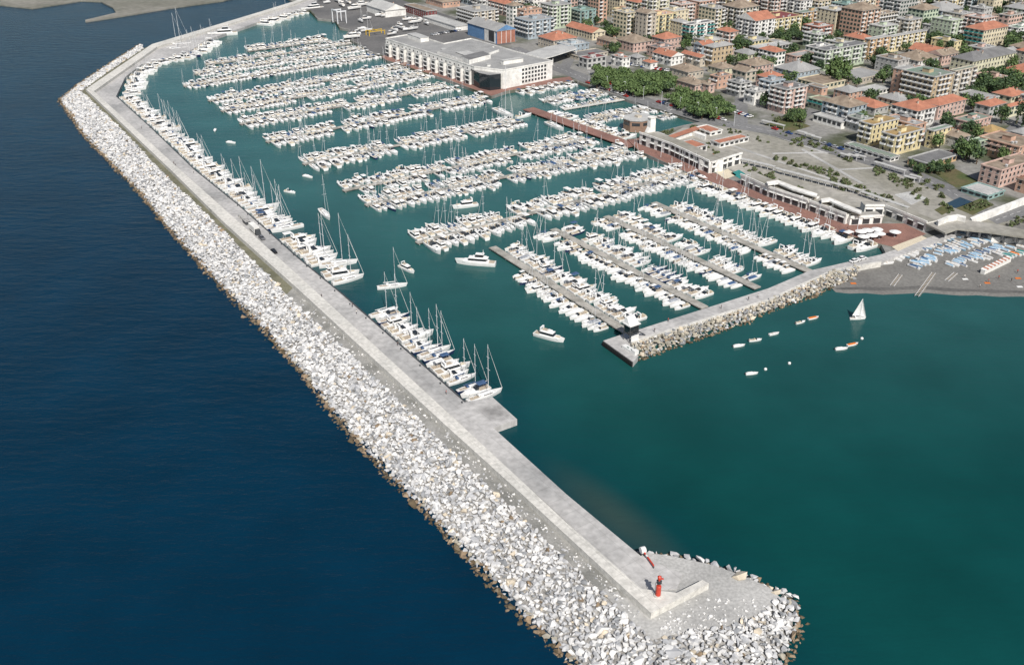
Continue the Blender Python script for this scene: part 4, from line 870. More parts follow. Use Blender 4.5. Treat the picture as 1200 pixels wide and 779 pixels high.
 (534, 31, 6, 38, 16, 'white', 'flat', 'long low white shed with pale roof left of the blue hall', 'roof_pale', dict(nwin=False)),
 (645, 6, 16, 12, 9, 'pink', 'flat', 'pink tower with small balconies near the top centre', 'roof_brown', dict(bl='all')),
 (680, 13, 19, 14, 18, 'teal', 'flat', 'teal faced apartment block with pale green roof', 'roof_green', dict(bl='all', br='odd', bc='roof_green')),
 (452, 13, 8, 22, 24, 'white', 'gable', 'white gabled boatyard shed beside the parked boats', 'roof_pale', dict(nwin=False)),
 (500, 13, 9, 26, 12, 'maroon', 'flat', 'dark red low building at the back of the boatyard', 'roof_brown', dict()),
 (519, 3, 7, 20, 20, 'salmon', 'hip', 'tan roofed terrace behind the boatyard', 'roof_brown', dict()),
]
for t in BL:
    u, vr, hp, wl, wr, wall, roof, lab, rc, kw = t
    building(u, vr, hp, wl, wr, wall, roof, lab, rc, **kw)
# filler blocks of the town on the same street grid
PARKS = [[(684, 80), (720, 70), (810, 84), (862, 112), (870, 140), (830, 141), (760, 122), (700, 100)]]
KEEP = [pw(q, LZ) for q in PARKS]
city = pw([(520, -1), (600, 46), (655, 72), (700, 60), (812, 84), (872, 132), (905, 150), (965, 168), (1064, 198), (1112, 219), (1160, 248), (1290, 225), (1290, -16), (1000, -24), (520, -22)], LZ)
kinds = ['cream', 'white', 'pink', 'salmon', 'beige', 'white', 'grey', 'paleyellow', 'palegreen', 'cream', 'bluegrey', 'yellow', 'beige', 'pink']; nfill = 0
rs = np.random.RandomState(5)
names_r = dict(roof_red='red', roof_brown='brown', roof_grey='grey', roof_dark='dark', roof_pale='pale')
FILL = []
org = P(900, 120, LZ)
for i in range(-26, 40):
    for j in range(-24, 60):
        q = org+B*(i*25.0+rs.uniform(-2, 2))+A*(j*22.0+rs.uniform(-2, 2))+A*(3 if i % 4 == 0 else 0)
        la, lb = rs.uniform(9, 21), rs.uniform(9, 20); la, lb = (la*1.0, lb) if rs.rand() < .8 else (20.5, 22.5); ctr = q+A*la/2+B*lb/2
        cs_ = np.array([ctr, q, q+A*la, q+B*lb, q+A*la+B*lb])
        if not inside(cs_, city).all(): continue
        if any(inside(cs_, k).any() for k in KEEP): continue
        ok = True
        for c, la2, lb2 in FOOT:
            d = ctr-c
            if abs(d@A) < (la+la2)/2+2.5 and abs(d@B) < (lb+lb2)/2+2.5: ok = False; break
        if not ok: continue
        u, v = PX(ctr[0], ctr[1], LZ)
        if not (-30 < u < 1225) or v < -14: continue
        FILL.append((q, la, lb, u, v)); FOOT.append((ctr, la, lb))
print('FILL', len(FILL))
FILL.sort(key=lambda f: f[4], reverse=True)
for q, la, lb, u, v in FILL:
    uc, vc = PX(q[0], q[1], LZ); r_ = rs.rand(); tall = v < 60
    hm = (rs.choice([4, 5, 5, 6, 7]) if tall else rs.choice([2, 2, 3, 3, 4]))*3.1+1
    hm += rs.uniform(-.5, .9)
    if v > 50: hm = rs.choice([4.4, 7.3, 7.3, 10.4])
    if u > 1100 and v > 120: hm = rs.choice([6.5, 9.5])
    _, vt = PX(q[0], q[1], LZ+hm)
    wall = kinds[rs.randint(len(kinds))]; roof = 'flat' if (tall and r_ < .5) or r_ < .3 else 'hip' if r_ < .85 else 'gable'
    rc = ['roof_grey', 'roof_brown', 'roof_dark', 'roof_pale'][rs.randint(4)] if roof == 'flat' else ['roof_red', 'roof_brown', 'roof_brown', 'roof_grey'][rs.randint(4)]
    col = dict(palegreen='pale green', bluegrey='blue grey').get(wall, wall)
    # place words from the nearest described building
    bl_ = min(BL, key=lambda t: math.hypot((t[0]-uc), 2*(t[1]+t[2]-vc))); key = bl_[7]; dx, dy = uc-bl_[0], vc-(bl_[1]+bl_[2])
    rel = ('right of' if dx > 0 else 'left of') if abs(dx) > 2*abs(dy) else ('in front of' if dy > 0 else 'behind')
    short = ' '.join([w_ for w_ in key.split() if w_ not in ('with', 'a', 'the')][:6])
    short = ' '.join(key.split(' with ')[0].split(' under ')[0].split(' behind ')[0].split(' beside ')[0].split(' right of ')[0].split(' left of ')[0].split(' of the ')[0].split(' in front ')[0].split()[:6])
    lab = '%s %d storey block, %s roof, %s the %s' % (col, int((hm-1)/3.1), names_r[rc], rel, short)
    base_lab = lab; n = 2
    while lab in LABELS:
        lab = base_lab.replace(' %s the ' % rel, ' %s %s the ' % (['', '', 'second', 'third', 'fourth', 'fifth', 'sixth', 'seventh', 'eighth', 'ninth'][min(n, 9)], rel)); n += 1
        if n > 9: break
    nv = v > 18
    building(uc, vt, vc-vt, 0, 0, wall, roof, lab, rc, dims=(la, lb), bl=['alt', None, 'odd'][rs.randint(3)] if hm > 9 else None, br=[None, 'alt', 'odd'][rs.randint(3)] if hm > 9 else None,
             wk=['plain', 'green', 'brown'][rs.randint(3)], group='ordinary town blocks')

# the white marina building
def custom_prism(name, parts, label, cat, loc_px, group=None):
    c = P(*loc_px, LZ); r = empty(name, (c[0], c[1], LZ))
    for nm, pts, z0, z1, m, mt in parts:
        mb = MB(); mb.prism([p-c for p in pts], z0-LZ, z1-LZ, m, mt); link(nm, mb.mesh(nm), r)
    tag(r, label, cat, group); return r, c
ZR = LZ+12
def PR(u, v, z): return P(u, v, z)
ft = [P(453, 65, LZ), P(556, 100, LZ), P(586, 104, LZ), P(590, 104.5, LZ), P(647, 93, LZ)]
bk = [PR(600, 60, ZR), PR(587, 56, ZR), PR(552, 46, ZR), PR(520, 52, ZR), PR(494, 44, ZR), PR(480, 41, ZR)]
foot = ft+bk
r, c = custom_prism('marina_building', [('wall', foot, LZ, ZR, 'wall_white', 'roof_grey')], 'long white marina centre with flat grey roofs, square windows and a glass corner', 'building', (590, 104.5))
FOOT.append((np.mean(foot, 0), 120, 40))
def rel(p): return np.array(p)-c
def facade(p0, p1, n, rows, z0, dz, mesh, skip=()):
    d = (p1-p0)/np.linalg.norm(p1-p0); L = np.linalg.norm(p1-p0); nn = np.array([d[1], -d[0]]); rz = math.atan2(d[1], d[0])
    for k in range(n):
        for q in range(rows):
            if (k, q) in skip: continue
            p = p0+d*L*(k+.5)/n+nn*.04-c; o = link('window', mesh, r, (p[0], p[1], z0+dz*q)); o.rotation_euler = (0, 0, rz)
fa, fb = ft[0], ft[1]; L = np.linalg.norm(fb-fa); d = (fb-fa)/L; nn = np.array([d[1], -d[0]])
# projecting bays along the quay front
bm_ = unit(('bay', 0), lambda: MB().box((0, 0, 4.6), (5.4, 2.6, 9.2), 'wall_white').box((0, 0, 9.3), (5.8, 3.0, .25), 'roof_pale').box((0, -1.33, 7.2), (3.6, .1, 1.7), 'window_dark').box((0, -1.33, 4.2), (3.6, .1, 1.7), 'window_dark').box((0, -1.33, 1.4), (3.6, .1, 2.0), 'window_dark').box((0, -1.6, 5.9), (4.6, .8, .12), 'frame_white').box((0, -1.6, 2.9), (4.6, .8, .12), 'frame_white'))
for k in range(11):
    p = fa+d*(L*(k+.5)/11)+nn*.9-c; o = link('bay', bm_, r, (p[0], p[1], 0)); o.rotation_euler = (0, 0, math.atan2(d[1], d[0]))
facade(fa, fb, 22, 3, 2.4, 3.6, win_mesh('brown'))
# right end: blank white corner then a grid of square windows
p0, p1 = ft[3], ft[4]; q0 = p0+(p1-p0)*.36
sq = unit(('window', 'square'), lambda: MB().box((0, 0, 0), (1.7, .14, 1.5), 'window_dark').box((0, -.03, -.8), (1.9, .2, .1), 'frame_white'))
facade(q0, p0+(p1-p0)*.88, 8, 4, 2.3, 2.6, sq)
# glass corner with roof canopy
gm = MB(); ga, gb = ft[1], ft[2]
arc = [PR(556, 82, ZR)-c, PR(566, 84, ZR)-c, PR(576, 83.5, ZR)-c, PR(587, 80, ZR)-c]
link('glass_corner', MB().prism([rel(P(552, 99, LZ)), rel(P(562, 104, LZ)), rel(P(574, 106.5, LZ)), rel(P(587, 104.8, LZ)), rel(P(580, 98, LZ))], 0, 10.2, 'dark_glass', 'roof_grey').mesh('glass_corner'), r)
# roof furniture
rf = [o for o in r.children if o.name.startswith('wall')][0] if False else r
def roofbox(u, v, w_, d_, h, m, nm='roof_house', mt=None):
    p = PR(u, v, ZR)-c; mb = MB(); mb.box((0, 0, h/2), (w_, d_, h), m).box((0, 0, h+.06), (w_+.5, d_+.5, .12), mt or 'roof_pale'); o = link(nm, mb.mesh(nm), r, (p[0], p[1], 12.0)); o.rotation_euler = (0, 0, R(GB))
def roofslab(pts, h0, h1, m, mt, nm='roof_wing'): link(nm, MB().prism([PR(u, v, LZ+h0)-c for u, v in pts], 11.5, h1, m, mt).mesh(nm), r)
roofslab([(512, 60), (552, 47.5), (585, 58), (548, 71)], 13.6, 13.6, 'wall_white', 'roof_grey')
roofslab([(540, 66), (566, 60), (575, 64), (550, 70.5)], 14.9, 14.9, 'wall_white', 'roof_dark')
roofbox(490, 46.5, 7, 20, 3.0, 'wall_white'); roofbox(546, 66, 9, 12, 2.2, 'wall_grey'); roofbox(600, 74, 16, 3.5, 2.6, 'wall_white'); roofbox(566, 57, 14, 8, 1.6, 'wall_white', mt='roof_grey'); roofbox(520, 60, 3, 3, 1.5, 'wall_grey'); roofbox(572, 78, 2.5, 2, 1.4, 'wall_white')
mb = MB()                                             # parapet
for a, b_ in zip(foot, foot[1:]+foot[:1]):
    dd = b_-a; L = np.linalg.norm(dd); m_ = (a+b_)/2-c; mb.box((m_[0], m_[1], 12.35), (L+.3, .35, .7), 'wall_white', rot=math.atan2(dd[1], dd[0]))
link('parapet', mb.mesh('parapet'), r)
# blue and brick hall
building(582, 37, 15, 34, 22, 'blue', 'gable', 'big boat hall with blue side, glazed bay and brick end', 'roof_grey', nwin=False, name='boat_hall')
hall = [o for o in bpy.data.objects if o.name == 'boat_hall'][0]
u0 = FOOT[-1]; la, lb = u0[1], u0[2]
link('brick_front', MB().box((lb*.5, -.12, 5), (lb*.96, .2, 10), 'wall_brick').box((lb*.25, -.25, 5), (.4, .1, 10), 'frame_white').box((lb*.5, -.25, 5), (.4, .1, 10), 'frame_white').box((lb*.75, -.25, 5), (.4, .1, 10), 'frame_white').mesh('brick_front'), hall)
link('glazed_bay', MB().box((-.15, la*.22, 5), (.3, la*.36, 10), 'wall_white').box((-.36, la*.16, 5.2), (.12, la*.18, 8), 'window_dark').mesh('glazed_bay'), hall)
# white canopy with trusses right of the hall
r, c = custom_prism('arched_canopy', [('roof', pw([(602, 78), (648, 66), (676, 57), (668, 50), (640, 55), (600, 68)], LZ+7), LZ+6.4, LZ+7, 'wall_white', 'roof_pale')], 'white canopy roof over trusses between the hall and the avenue', 'canopy', (640, 74))
for q in ((602, 78), (620, 73), (648, 66), (676, 57), (600, 68), (668, 50)):
    p = P(q[0], q[1], LZ+6.4)-c; link('post', unit(('post', 6), lambda: MB().cyl((0, 0, 0), (0, 0, 4.6), .35, .35, 6, 'wall_white')), r, (p[0]*.98, p[1]*.98, 0))
# promenade arcades
def arcade(pts_front, depth, h, label, loc, roofm='lot_concrete', sgn=1):
    w_ = [P(u, v, LZ) for u, v in pts_front]; c = w_[0]; r = empty('arcade_building', (c[0], c[1], LZ)); bk = []
    for i, p in enumerate(w_):
        dd = w_[min(i+1, len(w_)-1)]-w_[max(i-1, 0)]; dd /= np.linalg.norm(dd); bk.append(p+np.array([-dd[1], dd[0]])*depth*sgn)
    poly = [p-c for p in w_+bk[::-1]]
    link('wall', MB().prism(poly, 0, h, 'wall_white', roofm).mesh('wall'), r)
    mb = MB()
    for a, b_ in zip(w_[:-1], w_[1:]):
        dd = b_-a; L = np.linalg.norm(dd); d = dd/L; nn = -np.array([-d[1], d[0]])*sgn; m_ = (a+b_)/2-c+nn*.2
        mb.box((m_[0], m_[1], h+.3), (L+.3, .5, 1.0), 'wall_white', rot=math.atan2(dd[1], dd[0]))
        n = max(1, int(L/4.2))
        for k in range(n):
            p = a+d*L*(k+.5)/n+nn*.05-c; o = link('shop_window', unit(('shop_window', 0), lambda: MB().box((0, 0, 1.5), (3.2, .12, 2.6), 'window_dark').box((0, -.3, 2.9), (3.3, .7, .1), 'white_canvas')), r, (p[0], p[1], .1)); o.rotation_euler = (0, 0, math.atan2(dd[1], dd[0]))
        if h > 5:
            for k in range(n):
                p = a+d*L*(k+.5)/n+nn*.05-c; o = link('window', win_mesh('wide'), r, (p[0], p[1], 5.0)); o.rotation_euler = (0, 0, math.atan2(dd[1], dd[0]))
    link('parapet', mb.mesh('parapet'), r); tag(r, label, 'building'); return r
arcade([(749, 169), (760, 173), (785, 182), (830, 203.5)], 9, 6.2, 'long white promenade arcade nearest the white tower', None)
arcade([(833, 203.5), (858, 195), (868, 192)], 8, 5.5, 'short return wing of the white promenade arcade', None)
arcade([(867, 216), (900, 231), (945, 246)], 9, 4.8, 'white promenade arcade between the green pool terrace and the car ramp', None)
arcade([(947, 247), (990, 263)], 9, 4.6, 'white promenade arcade just above the parasols', None)
arcade([(995, 264), (1033, 262)], 6, 3.6, 'white end pavilion of the arcade with pleated awning', None)
arcade([(1012, 252), (1035, 252), (1060, 262), (1084, 272)], 6, 4.4, 'curved white shop gallery behind the brown square', None)
for k, (q, lab) in enumerate([([(898, 213), (912, 211), (930, 218), (958, 227), (957, 230), (928, 221.5), (912, 214.5), (900, 216)], 'white stepped canopy on the roof terrace above the first promenade shops'), ([(962, 233), (972, 231.5), (990, 239), (1010, 247), (1009, 250), (988, 242.5), (972, 235), (963, 236)], 'white stepped canopy on the roof terrace above the parasols')]):
    r, c = custom_prism('terrace_canopy', [('roof', pw(q, LZ+7), LZ+6.3, LZ+7, 'wall_white', 'wall_white'), ('wall', pw([(a_, b_-.4) for a_, b_ in q], LZ+6.3), LZ+4, LZ+6.3, 'wall_beige', 'wall_beige')], lab, 'canopy', q[0])
# red roofed restaurant court
building(808, 174, 9, 18, 20, 'white', 'flat', 'white restaurant wing with flat red tiled roof facing the arcade', 'roof_red', wk='wide')
building(843, 168, 6, 10, 34, 'white', 'flat', 'white restaurant wing with flat red roof beside the big lot', 'roof_red', wk='wide')
building(832, 155, 5, 18, 14, 'white', 'flat', 'small white rear restaurant wing with red roof', 'roof_red', wk='wide')
sheet('red_terrace', [(812, 184), (838, 180), (843, 186), (828, 194), (815, 190)], LZ+.14, 'roof_red')
r, c = custom_prism('court_wall', [('wall', pw([(774, 164), (812, 152), (828, 158), (826, 160), (811, 154.5), (776, 166)], LZ+2.4), LZ, LZ+2.4, 'wall_white', 'wall_white')], 'white low wall round the restaurant court', 'wall', (790, 166))
r, c = custom_prism('court_pergola', [('roof', pw([(770, 164), (815, 148), (820, 151), (774, 166.5)], LZ+3), LZ+2.7, LZ+3, 'roof_red', 'roof_red'), ('wall', pw([(771, 164.5), (815, 149), (818, 150.5), (774, 166)], LZ+2.7), LZ, LZ+2.7, 'wall_cream', 'wall_cream')], 'long narrow red roofed gallery behind the restaurant court', 'building', (790, 160))
# white tower and dark kiosk
c = P(762, 167, LZ); r = empty('white_tower', (c[0], c[1], LZ), R(GB))
link('shaft', MB().box((0, 0, 7), (4.2, 3.0, 14), 'wall_white', top=.85).box((0, 0, 14.2), (4.4, 3.2, .5), 'wall_white').mesh('shaft'), r)
link('buttress', MB().add([(-7, -1.2, 0), (-2, -1.2, 0), (-1.9, -1.2, 9), (-7, 1.2, 0), (-2, 1.2, 0), (-1.9, 1.2, 9)], [(0, 1, 2), (5, 4, 3), (0, 2, 5, 3), (1, 4, 5, 2), (0, 3, 4, 1)], 'wall_white').mesh('buttress'), r)
tag(r, 'slender white control tower with a sloping buttress beside the dark kiosk', 'tower')
c = P(747, 151, 0); r = empty('kiosk', (c[0], c[1], 0), R(GB))
pts8 = [(9.0*math.cos(R(22.5+45*k))*1.0, 8.0*math.sin(R(22.5+45*k))) for k in range(8)]
link('wall', MB().prism(pts8, -1, 6.5, 'wall_brown').mesh('wall'), r)
link('roof', MB().prism([(x*1.05, y*1.05) for x, y in pts8], 6.5, 7.0, 'roof_pale').box((0, 0, 7.5), (3, 3, 1), 'wall_beige').mesh('roof'), r)
wb = unit(('window', 'band'), lambda: MB().box((0, 0, 0), (4.6, .12, 1.6), 'window_dark').box((0, -.04, .9), (5.0, .2, .12), 'metal_dark'))
for k in range(8):
    t = R(45*k); p = (9.0*math.cos(R(22.5))*math.cos(t)*1.005, 8.0*math.cos(R(22.5))*math.sin(t)*1.005); o = link('window', wb, r, (p[0], p[1], 4.4)); o.rotation_euler = (0, 0, math.atan2(math.sin(t)*9, math.cos(t)*8)+R(90))
tag(r, 'dark octagonal waterside kiosk with pale flat roof', 'building')
# raised road deck on the right, curved white wall
r, c = custom_prism('viaduct', [('deck', pw([(1085, 262), (1100, 258), (1118, 252), (1140, 259), (1165, 262), (1215, 272), (1215, 280), (1160, 272), (1122, 268), (1108, 273)], LZ+4), LZ+3.3, LZ+4, 'lot_concrete', 'lot_concrete')], 'raised concrete walkway deck above the head of the beach', 'viaduct', (1120, 275))
for u in (1110, 1122, 1136, 1150, 1163, 1177, 1192, 1207):
    p = P(u, np.interp(u, [1108, 1122, 1160, 1215], [272, 267.5, 271.5, 279]), LZ+3.3)-c; link('pillar', unit(('pillar', 3), lambda: MB().box((0, 0, 1.65), (.8, .8, 3.3), 'quay_concrete')), r, (p[0], p[1]+.8, 0))
r, c = custom_prism('curved_wall', [('wall', pw([(1098, 258), (1110, 253), (1122, 251), (1132, 253.5), (1132, 256), (1122, 253.5), (1111, 255.5), (1100, 260)], LZ+6), LZ+4, LZ+6, 'wall_white', 'wall_white')], 'curved white parapet on the raised walkway', 'wall', (1115, 262))
r, c = custom_prism('roadside_wall', [('wall', pw([(1137, 255), (1160, 246), (1200, 231), (1260, 208), (1262, 210), (1200, 234), (1161, 249), (1139, 257.5)], LZ+3), LZ, LZ+3, 'wall_white', 'wall_white')], 'long white wall running up to the right edge beside the coast road', 'wall', (1160, 252))
for k, (u, v) in enumerate(((1164, 283), (1180, 284), (1196, 286))):
    x, y = P(u, v, .4); r = empty('beach_hut', (x, y, .35), R(8)); link('wall', MB().box((0, 0, 1.3), (4.4, 3, 2.6), 'wall_white').mesh('wall'), r); link('roof', MB().box((0, 0, 2.7), (4.8, 3.4, .2), 'roof_pale').mesh('roof'), r)
    tag(r, ['white beach hut under the walkway, left one of three', 'white beach hut under the walkway, middle one of three', 'white beach hut under the walkway, right one of three'][k], 'hut', 'beach huts under the walkway')

# ---------------------------------------------------------------- light beacon, control tower, barrier
c = P(771, 697.5, ZS); r = empty('light_beacon', (c[0], c[1], ZS))
link('base', MB().cyl((0, 0, 0), (0, 0, .25), 1.0, 1.0, 20, 'concrete_slab').mesh('base'), r)
link('tank', MB().cyl((0, 0, .25), (0, 0, 2.9), .62, .62, 20, 'red_paint').cyl((0, 0, 2.9), (0, 0, 3.15), .62, .45, 20, 'red_paint').mesh('tank'), r)
link('column', MB().cyl((0, 0, 3.1), (0, 0, 5.0), .17, .15, 10, 'red_paint').mesh('column'), r)
link('ladder', MB().box((-.78, .18, 2.2), (.05, .05, 3.6), 'metal_dark').box((-.78, -.18, 2.2), (.05, .05, 3.6), 'metal_dark').mesh('ladder'), r)
link('gallery', MB().cyl((0, 0, 3.9), (0, 0, 4.0), .65, .65, 12, 'metal_dark').cyl((0, 0, 4.4), (0, 0, 4.45), .66, .66, 12, 'metal_dark').mesh('gallery'), r)
l_ = link('lantern', MB().cyl((0, 0, 5.0), (0, 0, 5.7), .42, .42, 12, 'red_paint').cyl((0, 0, 5.7), (0, 0, 6.1), .5, .06, 12, 'red_paint').mesh('lantern'), r)
link('lightning_rod', MB().cyl((0, 0, 6.1), (0, 0, 6.9), .03, .02, 5, 'metal_dark').mesh('lightning_rod'), l_)
link('solar_panel', MB().box((.62, 0, 5.1), (.7, .5, .06), 'red_paint').mesh('solar_panel'), r)
tag(r, 'small red harbour light beacon with fat drum base on the crown wall corner', 'beacon')
a, b_ = P(752, 646, ZQ), P(767, 667, ZQ); d = b_-a; L = np.linalg.norm(d); d /= L
r = empty('barrier_boom', (a[0], a[1], ZQ), math.atan2(d[1], d[0]))
bmb = MB()
for k in range(6): bmb.box((1.4+(L-2)*(k+.5)/6, 0, .75), ((L-2)/6, .34, .34), 'red_paint' if k % 2 == 0 or k > 2 else 'frame_white')
link('boom', bmb.mesh('boom'), r); link('counterweight', MB().cyl((.5, -.6, .9), (.5, .6, .9), .9, .9, 14, 'frame_white').mesh('counterweight'), r)
link('stand', MB().box((1.3, 0, .35), (.5, .5, .7), 'metal_dark').box((L-.6, 0, .3), (.3, .3, .6), 'metal_dark').mesh('stand'), r)
tag(r, 'red and white barrier boom lying across the end of the quay road', 'barrier')
c = P(739, 398, 2.0); r = empty('control_tower', (c[0], c[1], 2.0), R(GB))
fr = MB()
for x in (-1.9, 1.9):
    for y in (-1.6, 1.6): fr.cyl((x, y, 0), (x, y, 6.2), .14, .14, 6, 'metal_dark')
fr.box((0, 0, 3.0), (4.2, 3.6, .2), 'metal_dark').box((0, 0, 6.2), (4.4, 3.8, .2), 'metal_dark')
link('frame', fr.mesh('frame'), r)
link('cabin', MB().box((0, 0, 4.6), (3.6, 3.0, 2.8), 'dark_glass').box((0, 0, 6.5), (4.8, 4.2, .35), 'frame_white').mesh('cabin'), r)
link('sign_panel', MB().box((.2, -1.9, 1.4), (3.4, .15, 2.3), 'frame_white').mesh('sign_panel'), r)
link('roof_fin', MB().add([(-2, -1.2, 6.7), (2, -1.2, 6.7), (2, 1.8, 6.7), (-2, 1.8, 6.7), (-1.6, .6, 8.6), (1.6, .6, 8.9), (1.6, 1.8, 8.9), (-1.6, 1.8, 8.6)], [(0, 1, 5, 4), (1, 2, 6, 5), (2, 3, 7, 6), (3, 0, 4, 7), (4, 5, 6, 7), (3, 2, 1, 0)], 'frame_white').mesh('roof_fin'), r)
st = MB()
for k in range(10): st.box((2.4+.42*(9-k), 0, .3+.3*k), (.42, 1.2, .08), 'metal_dark')
st.box((4.3, .62, 2.4), (4.6, .06, .06), 'metal_dark').box((4.3, -.62, 2.4), (4.6, .06, .06), 'metal_dark')
link('staircase', st.mesh('staircase'), r)
tag(r, 'harbour control tower of black frame, glass cabin and white roof fin at the arm tip', 'tower')
c = P(738.5, 411, 2.0); r = empty('landing_shelter', (c[0], c[1], 2.0), R(-56)); link('bench_wall', MB().box((0, 0, .45), (6.8, 1.8, .9), 'frame_white').box((2.6, 0, 1.2), (1.6, 1.8, .6), 'frame_white').mesh('bench_wall'), r)
for x in (-1.0, .9): link('green_panel', MB().box((x, -.2, .93), (.9, .5, .06), 'shutter_green').mesh('green_panel'), r)
tag(r, 'low white bench structure with two green panels at the arm tip', 'bench')
fe = unit(('fender', 0), lambda: MB().box((0, 0, 0), (.35, .9, 1.6), 'rubber').cyl((-.22, 0, .1), (.1, 0, .1), .5, .5, 10, 'rubber'))
fa, fb = P(707, 399, 2.0), P(742, 424, 2.0)
for k in range(16):
    p = fa+(fb-fa)*(k+.5)/16; d = (fb-fa)/np.linalg.norm(fb-fa); o = link('tyre_fender', fe, None, (p[0]-(-d[1])*0+d[1]*.25, p[1]-d[0]*.25, 1.0)); o.rotation_euler = (0, 0, math.atan2(-d[0], d[1])+math.pi)
    tag(o, 'black rubber fender on the sea face of the arm tip, %s from the left' % ordn(k+1), 'fender', 'rubber fenders on the arm tip')

# ---------------------------------------------------------------- trees and shrubs
def leaf_cloud(rs, n, rx, rz, size, m1, m2=None, hollow=.55, lobes=6):
    mb = MB(); cs = [(rs.normal(size=3)*np.array([rx*.42, rx*.42, rz*.32])) for _ in range(lobes)]
    for k in range(n):
        c0 = cs[rs.randint(lobes)]; d = rs.normal(size=3); d /= np.linalg.norm(d); rr = rs.uniform(hollow, 1.0); p = c0+d*np.array([rx*.6, rx*.6, rz*.6])*rr
        a = rs.normal(size=3); a /= np.linalg.norm(a); b_ = np.cross(a, d+rs.normal(size=3)*.6); b_ /= max(1e-6, np.linalg.norm(b_)); s = size*rs.uniform(.6, 1.3)
        mb.add([p-a*s-b_*s*.6, p+a*s-b_*s*.5, p+a*s*.8+b_*s*.7, p-a*s*.7+b_*s*.6], [(0, 1, 2, 3)], m1 if (m2 is None or rs.rand() < .7) else m2)
    return mb
TV = {}
def tree_variants():
    rs = np.random.RandomState(3)
    for k in range(5):
        cr = leaf_cloud(rs, 620, 5.0, 2.8, .55, ['tree_leaf', 'pale_leaf', 'tree_leaf', 'pale_leaf', 'dark_leaf'][k], ['dark_leaf', 'tree_leaf', 'pale_leaf', 'pale_leaf', 'tree_leaf'][k], .5, 8)
        tr = MB().cyl((0, 0, -5.0), (.2, .1, -1.0), .38, .22, 7, 'bark')
        for q in range(5): t = q*1.256+rs.uniform(-.3, .3); tr.cyl((.15, .1, -2.2), (2.8*math.cos(t), 2.8*math.sin(t), .3), .16, .05, 5, 'bark')
        TV['pine', k] = (cr.mesh('crown'), tr.mesh('trunk'), 5.0)
        cr = leaf_cloud(rs, 420, 3.4, 3.4, .45, ['dark_leaf', 'tree_leaf', 'dark_leaf', 'pale_leaf', 'dark_leaf'][k], ['tree_leaf', 'dark_leaf', 'dark_leaf', 'tree_leaf', 'tree_leaf'][k], .5, 6); tr = MB().cyl((0, 0, -4.6), (0, 0, .2), .26, .12, 6, 'bark').cyl((0, 0, -1.8), (1.4, .5, .6), .1, .04, 5, 'bark').cyl((0, 0, -1.8), (-1.2, .9, .7), .1, .04, 5, 'bark')
        TV['broad', k] = (cr.mesh('crown'), tr.mesh('trunk'), 4.6)
        cr = leaf_cloud(rs, 260, 1.1, 6.0, .35, 'dark_leaf', None, .5, 6); tr = MB().cyl((0, 0, -5.2), (0, 0, 2), .2, .08, 6, 'bark'); TV['cypress', k] = (cr.mesh('crown'), tr.mesh('trunk'), 5.2)
        cr = leaf_cloud(rs, 130, 1.5, 1.0, .32, 'shrub_leaf', 'tree_leaf', .4, 4); TV['shrub', k] = (cr.mesh('foliage'), MB().cyl((0, 0, -.8), (0, 0, .3), .1, .05, 5, 'bark').mesh('stem'), .8)
tree_variants()
def tree(kind, x, y, sc, label, group, z=LZ, rz=None):
    cr, tr, h = TV[kind, random.randrange(5)]; nm = {'pine': 'pine_tree', 'broad': 'leafy_tree', 'cypress': 'cypress_tree', 'shrub': 'shrub'}[kind]
    r = empty(nm, (x, y, z), random.uniform(0, 6.28), sc); link('foliage' if kind == 'shrub' else 'crown', cr, r, (0, 0, h)); link('stem' if kind == 'shrub' else 'trunk', tr, r, (0, 0, h))
    tag(r, label, 'shrub' if kind == 'shrub' else 'tree', group); return r
def fill_trees(kind, poly_px, n, sc, label, group, mind, zc=0.0, avoid=True):
    poly = [P(u, v, LZ+zc) for u, v in poly_px]; mn, mx = np.min(poly, 0), np.max(poly, 0); pts = []; tries = 0
    while len(pts) < n and tries < 6000:
        tries += 1; q = RNG.uniform(mn, mx)
        if not inside(q[None], poly)[0] or any(np.linalg.norm(q-p) < mind for p in pts): continue
        if avoid and any(abs((q-c)@A) < la/2+1.2 and abs((q-c)@B) < lb/2+1.2 for c, la, lb in FOOT): continue
        pts.append(q)
    for q in pts: tree(kind, q[0], q[1], sc*RNG.uniform(.82, 1.2), label, group)
    return pts
fill_trees('pine', [(692, 92), (704, 78), (730, 80), (790, 87), (793, 94), (784, 100), (760, 106), (728, 101)], 50, .86, 'round topped umbrella pine in the larger grove beside the avenue', 'umbrella pines of the larger grove', 5.0, 5.5, False)
fill_trees('pine', [(786, 109), (800, 104), (840, 111), (857, 123), (846, 129), (825, 130), (795, 119)], 28, .84, 'round topped umbrella pine in the smaller grove near the lot corner', 'umbrella pines of the smaller grove', 5.6, 5.5, False)
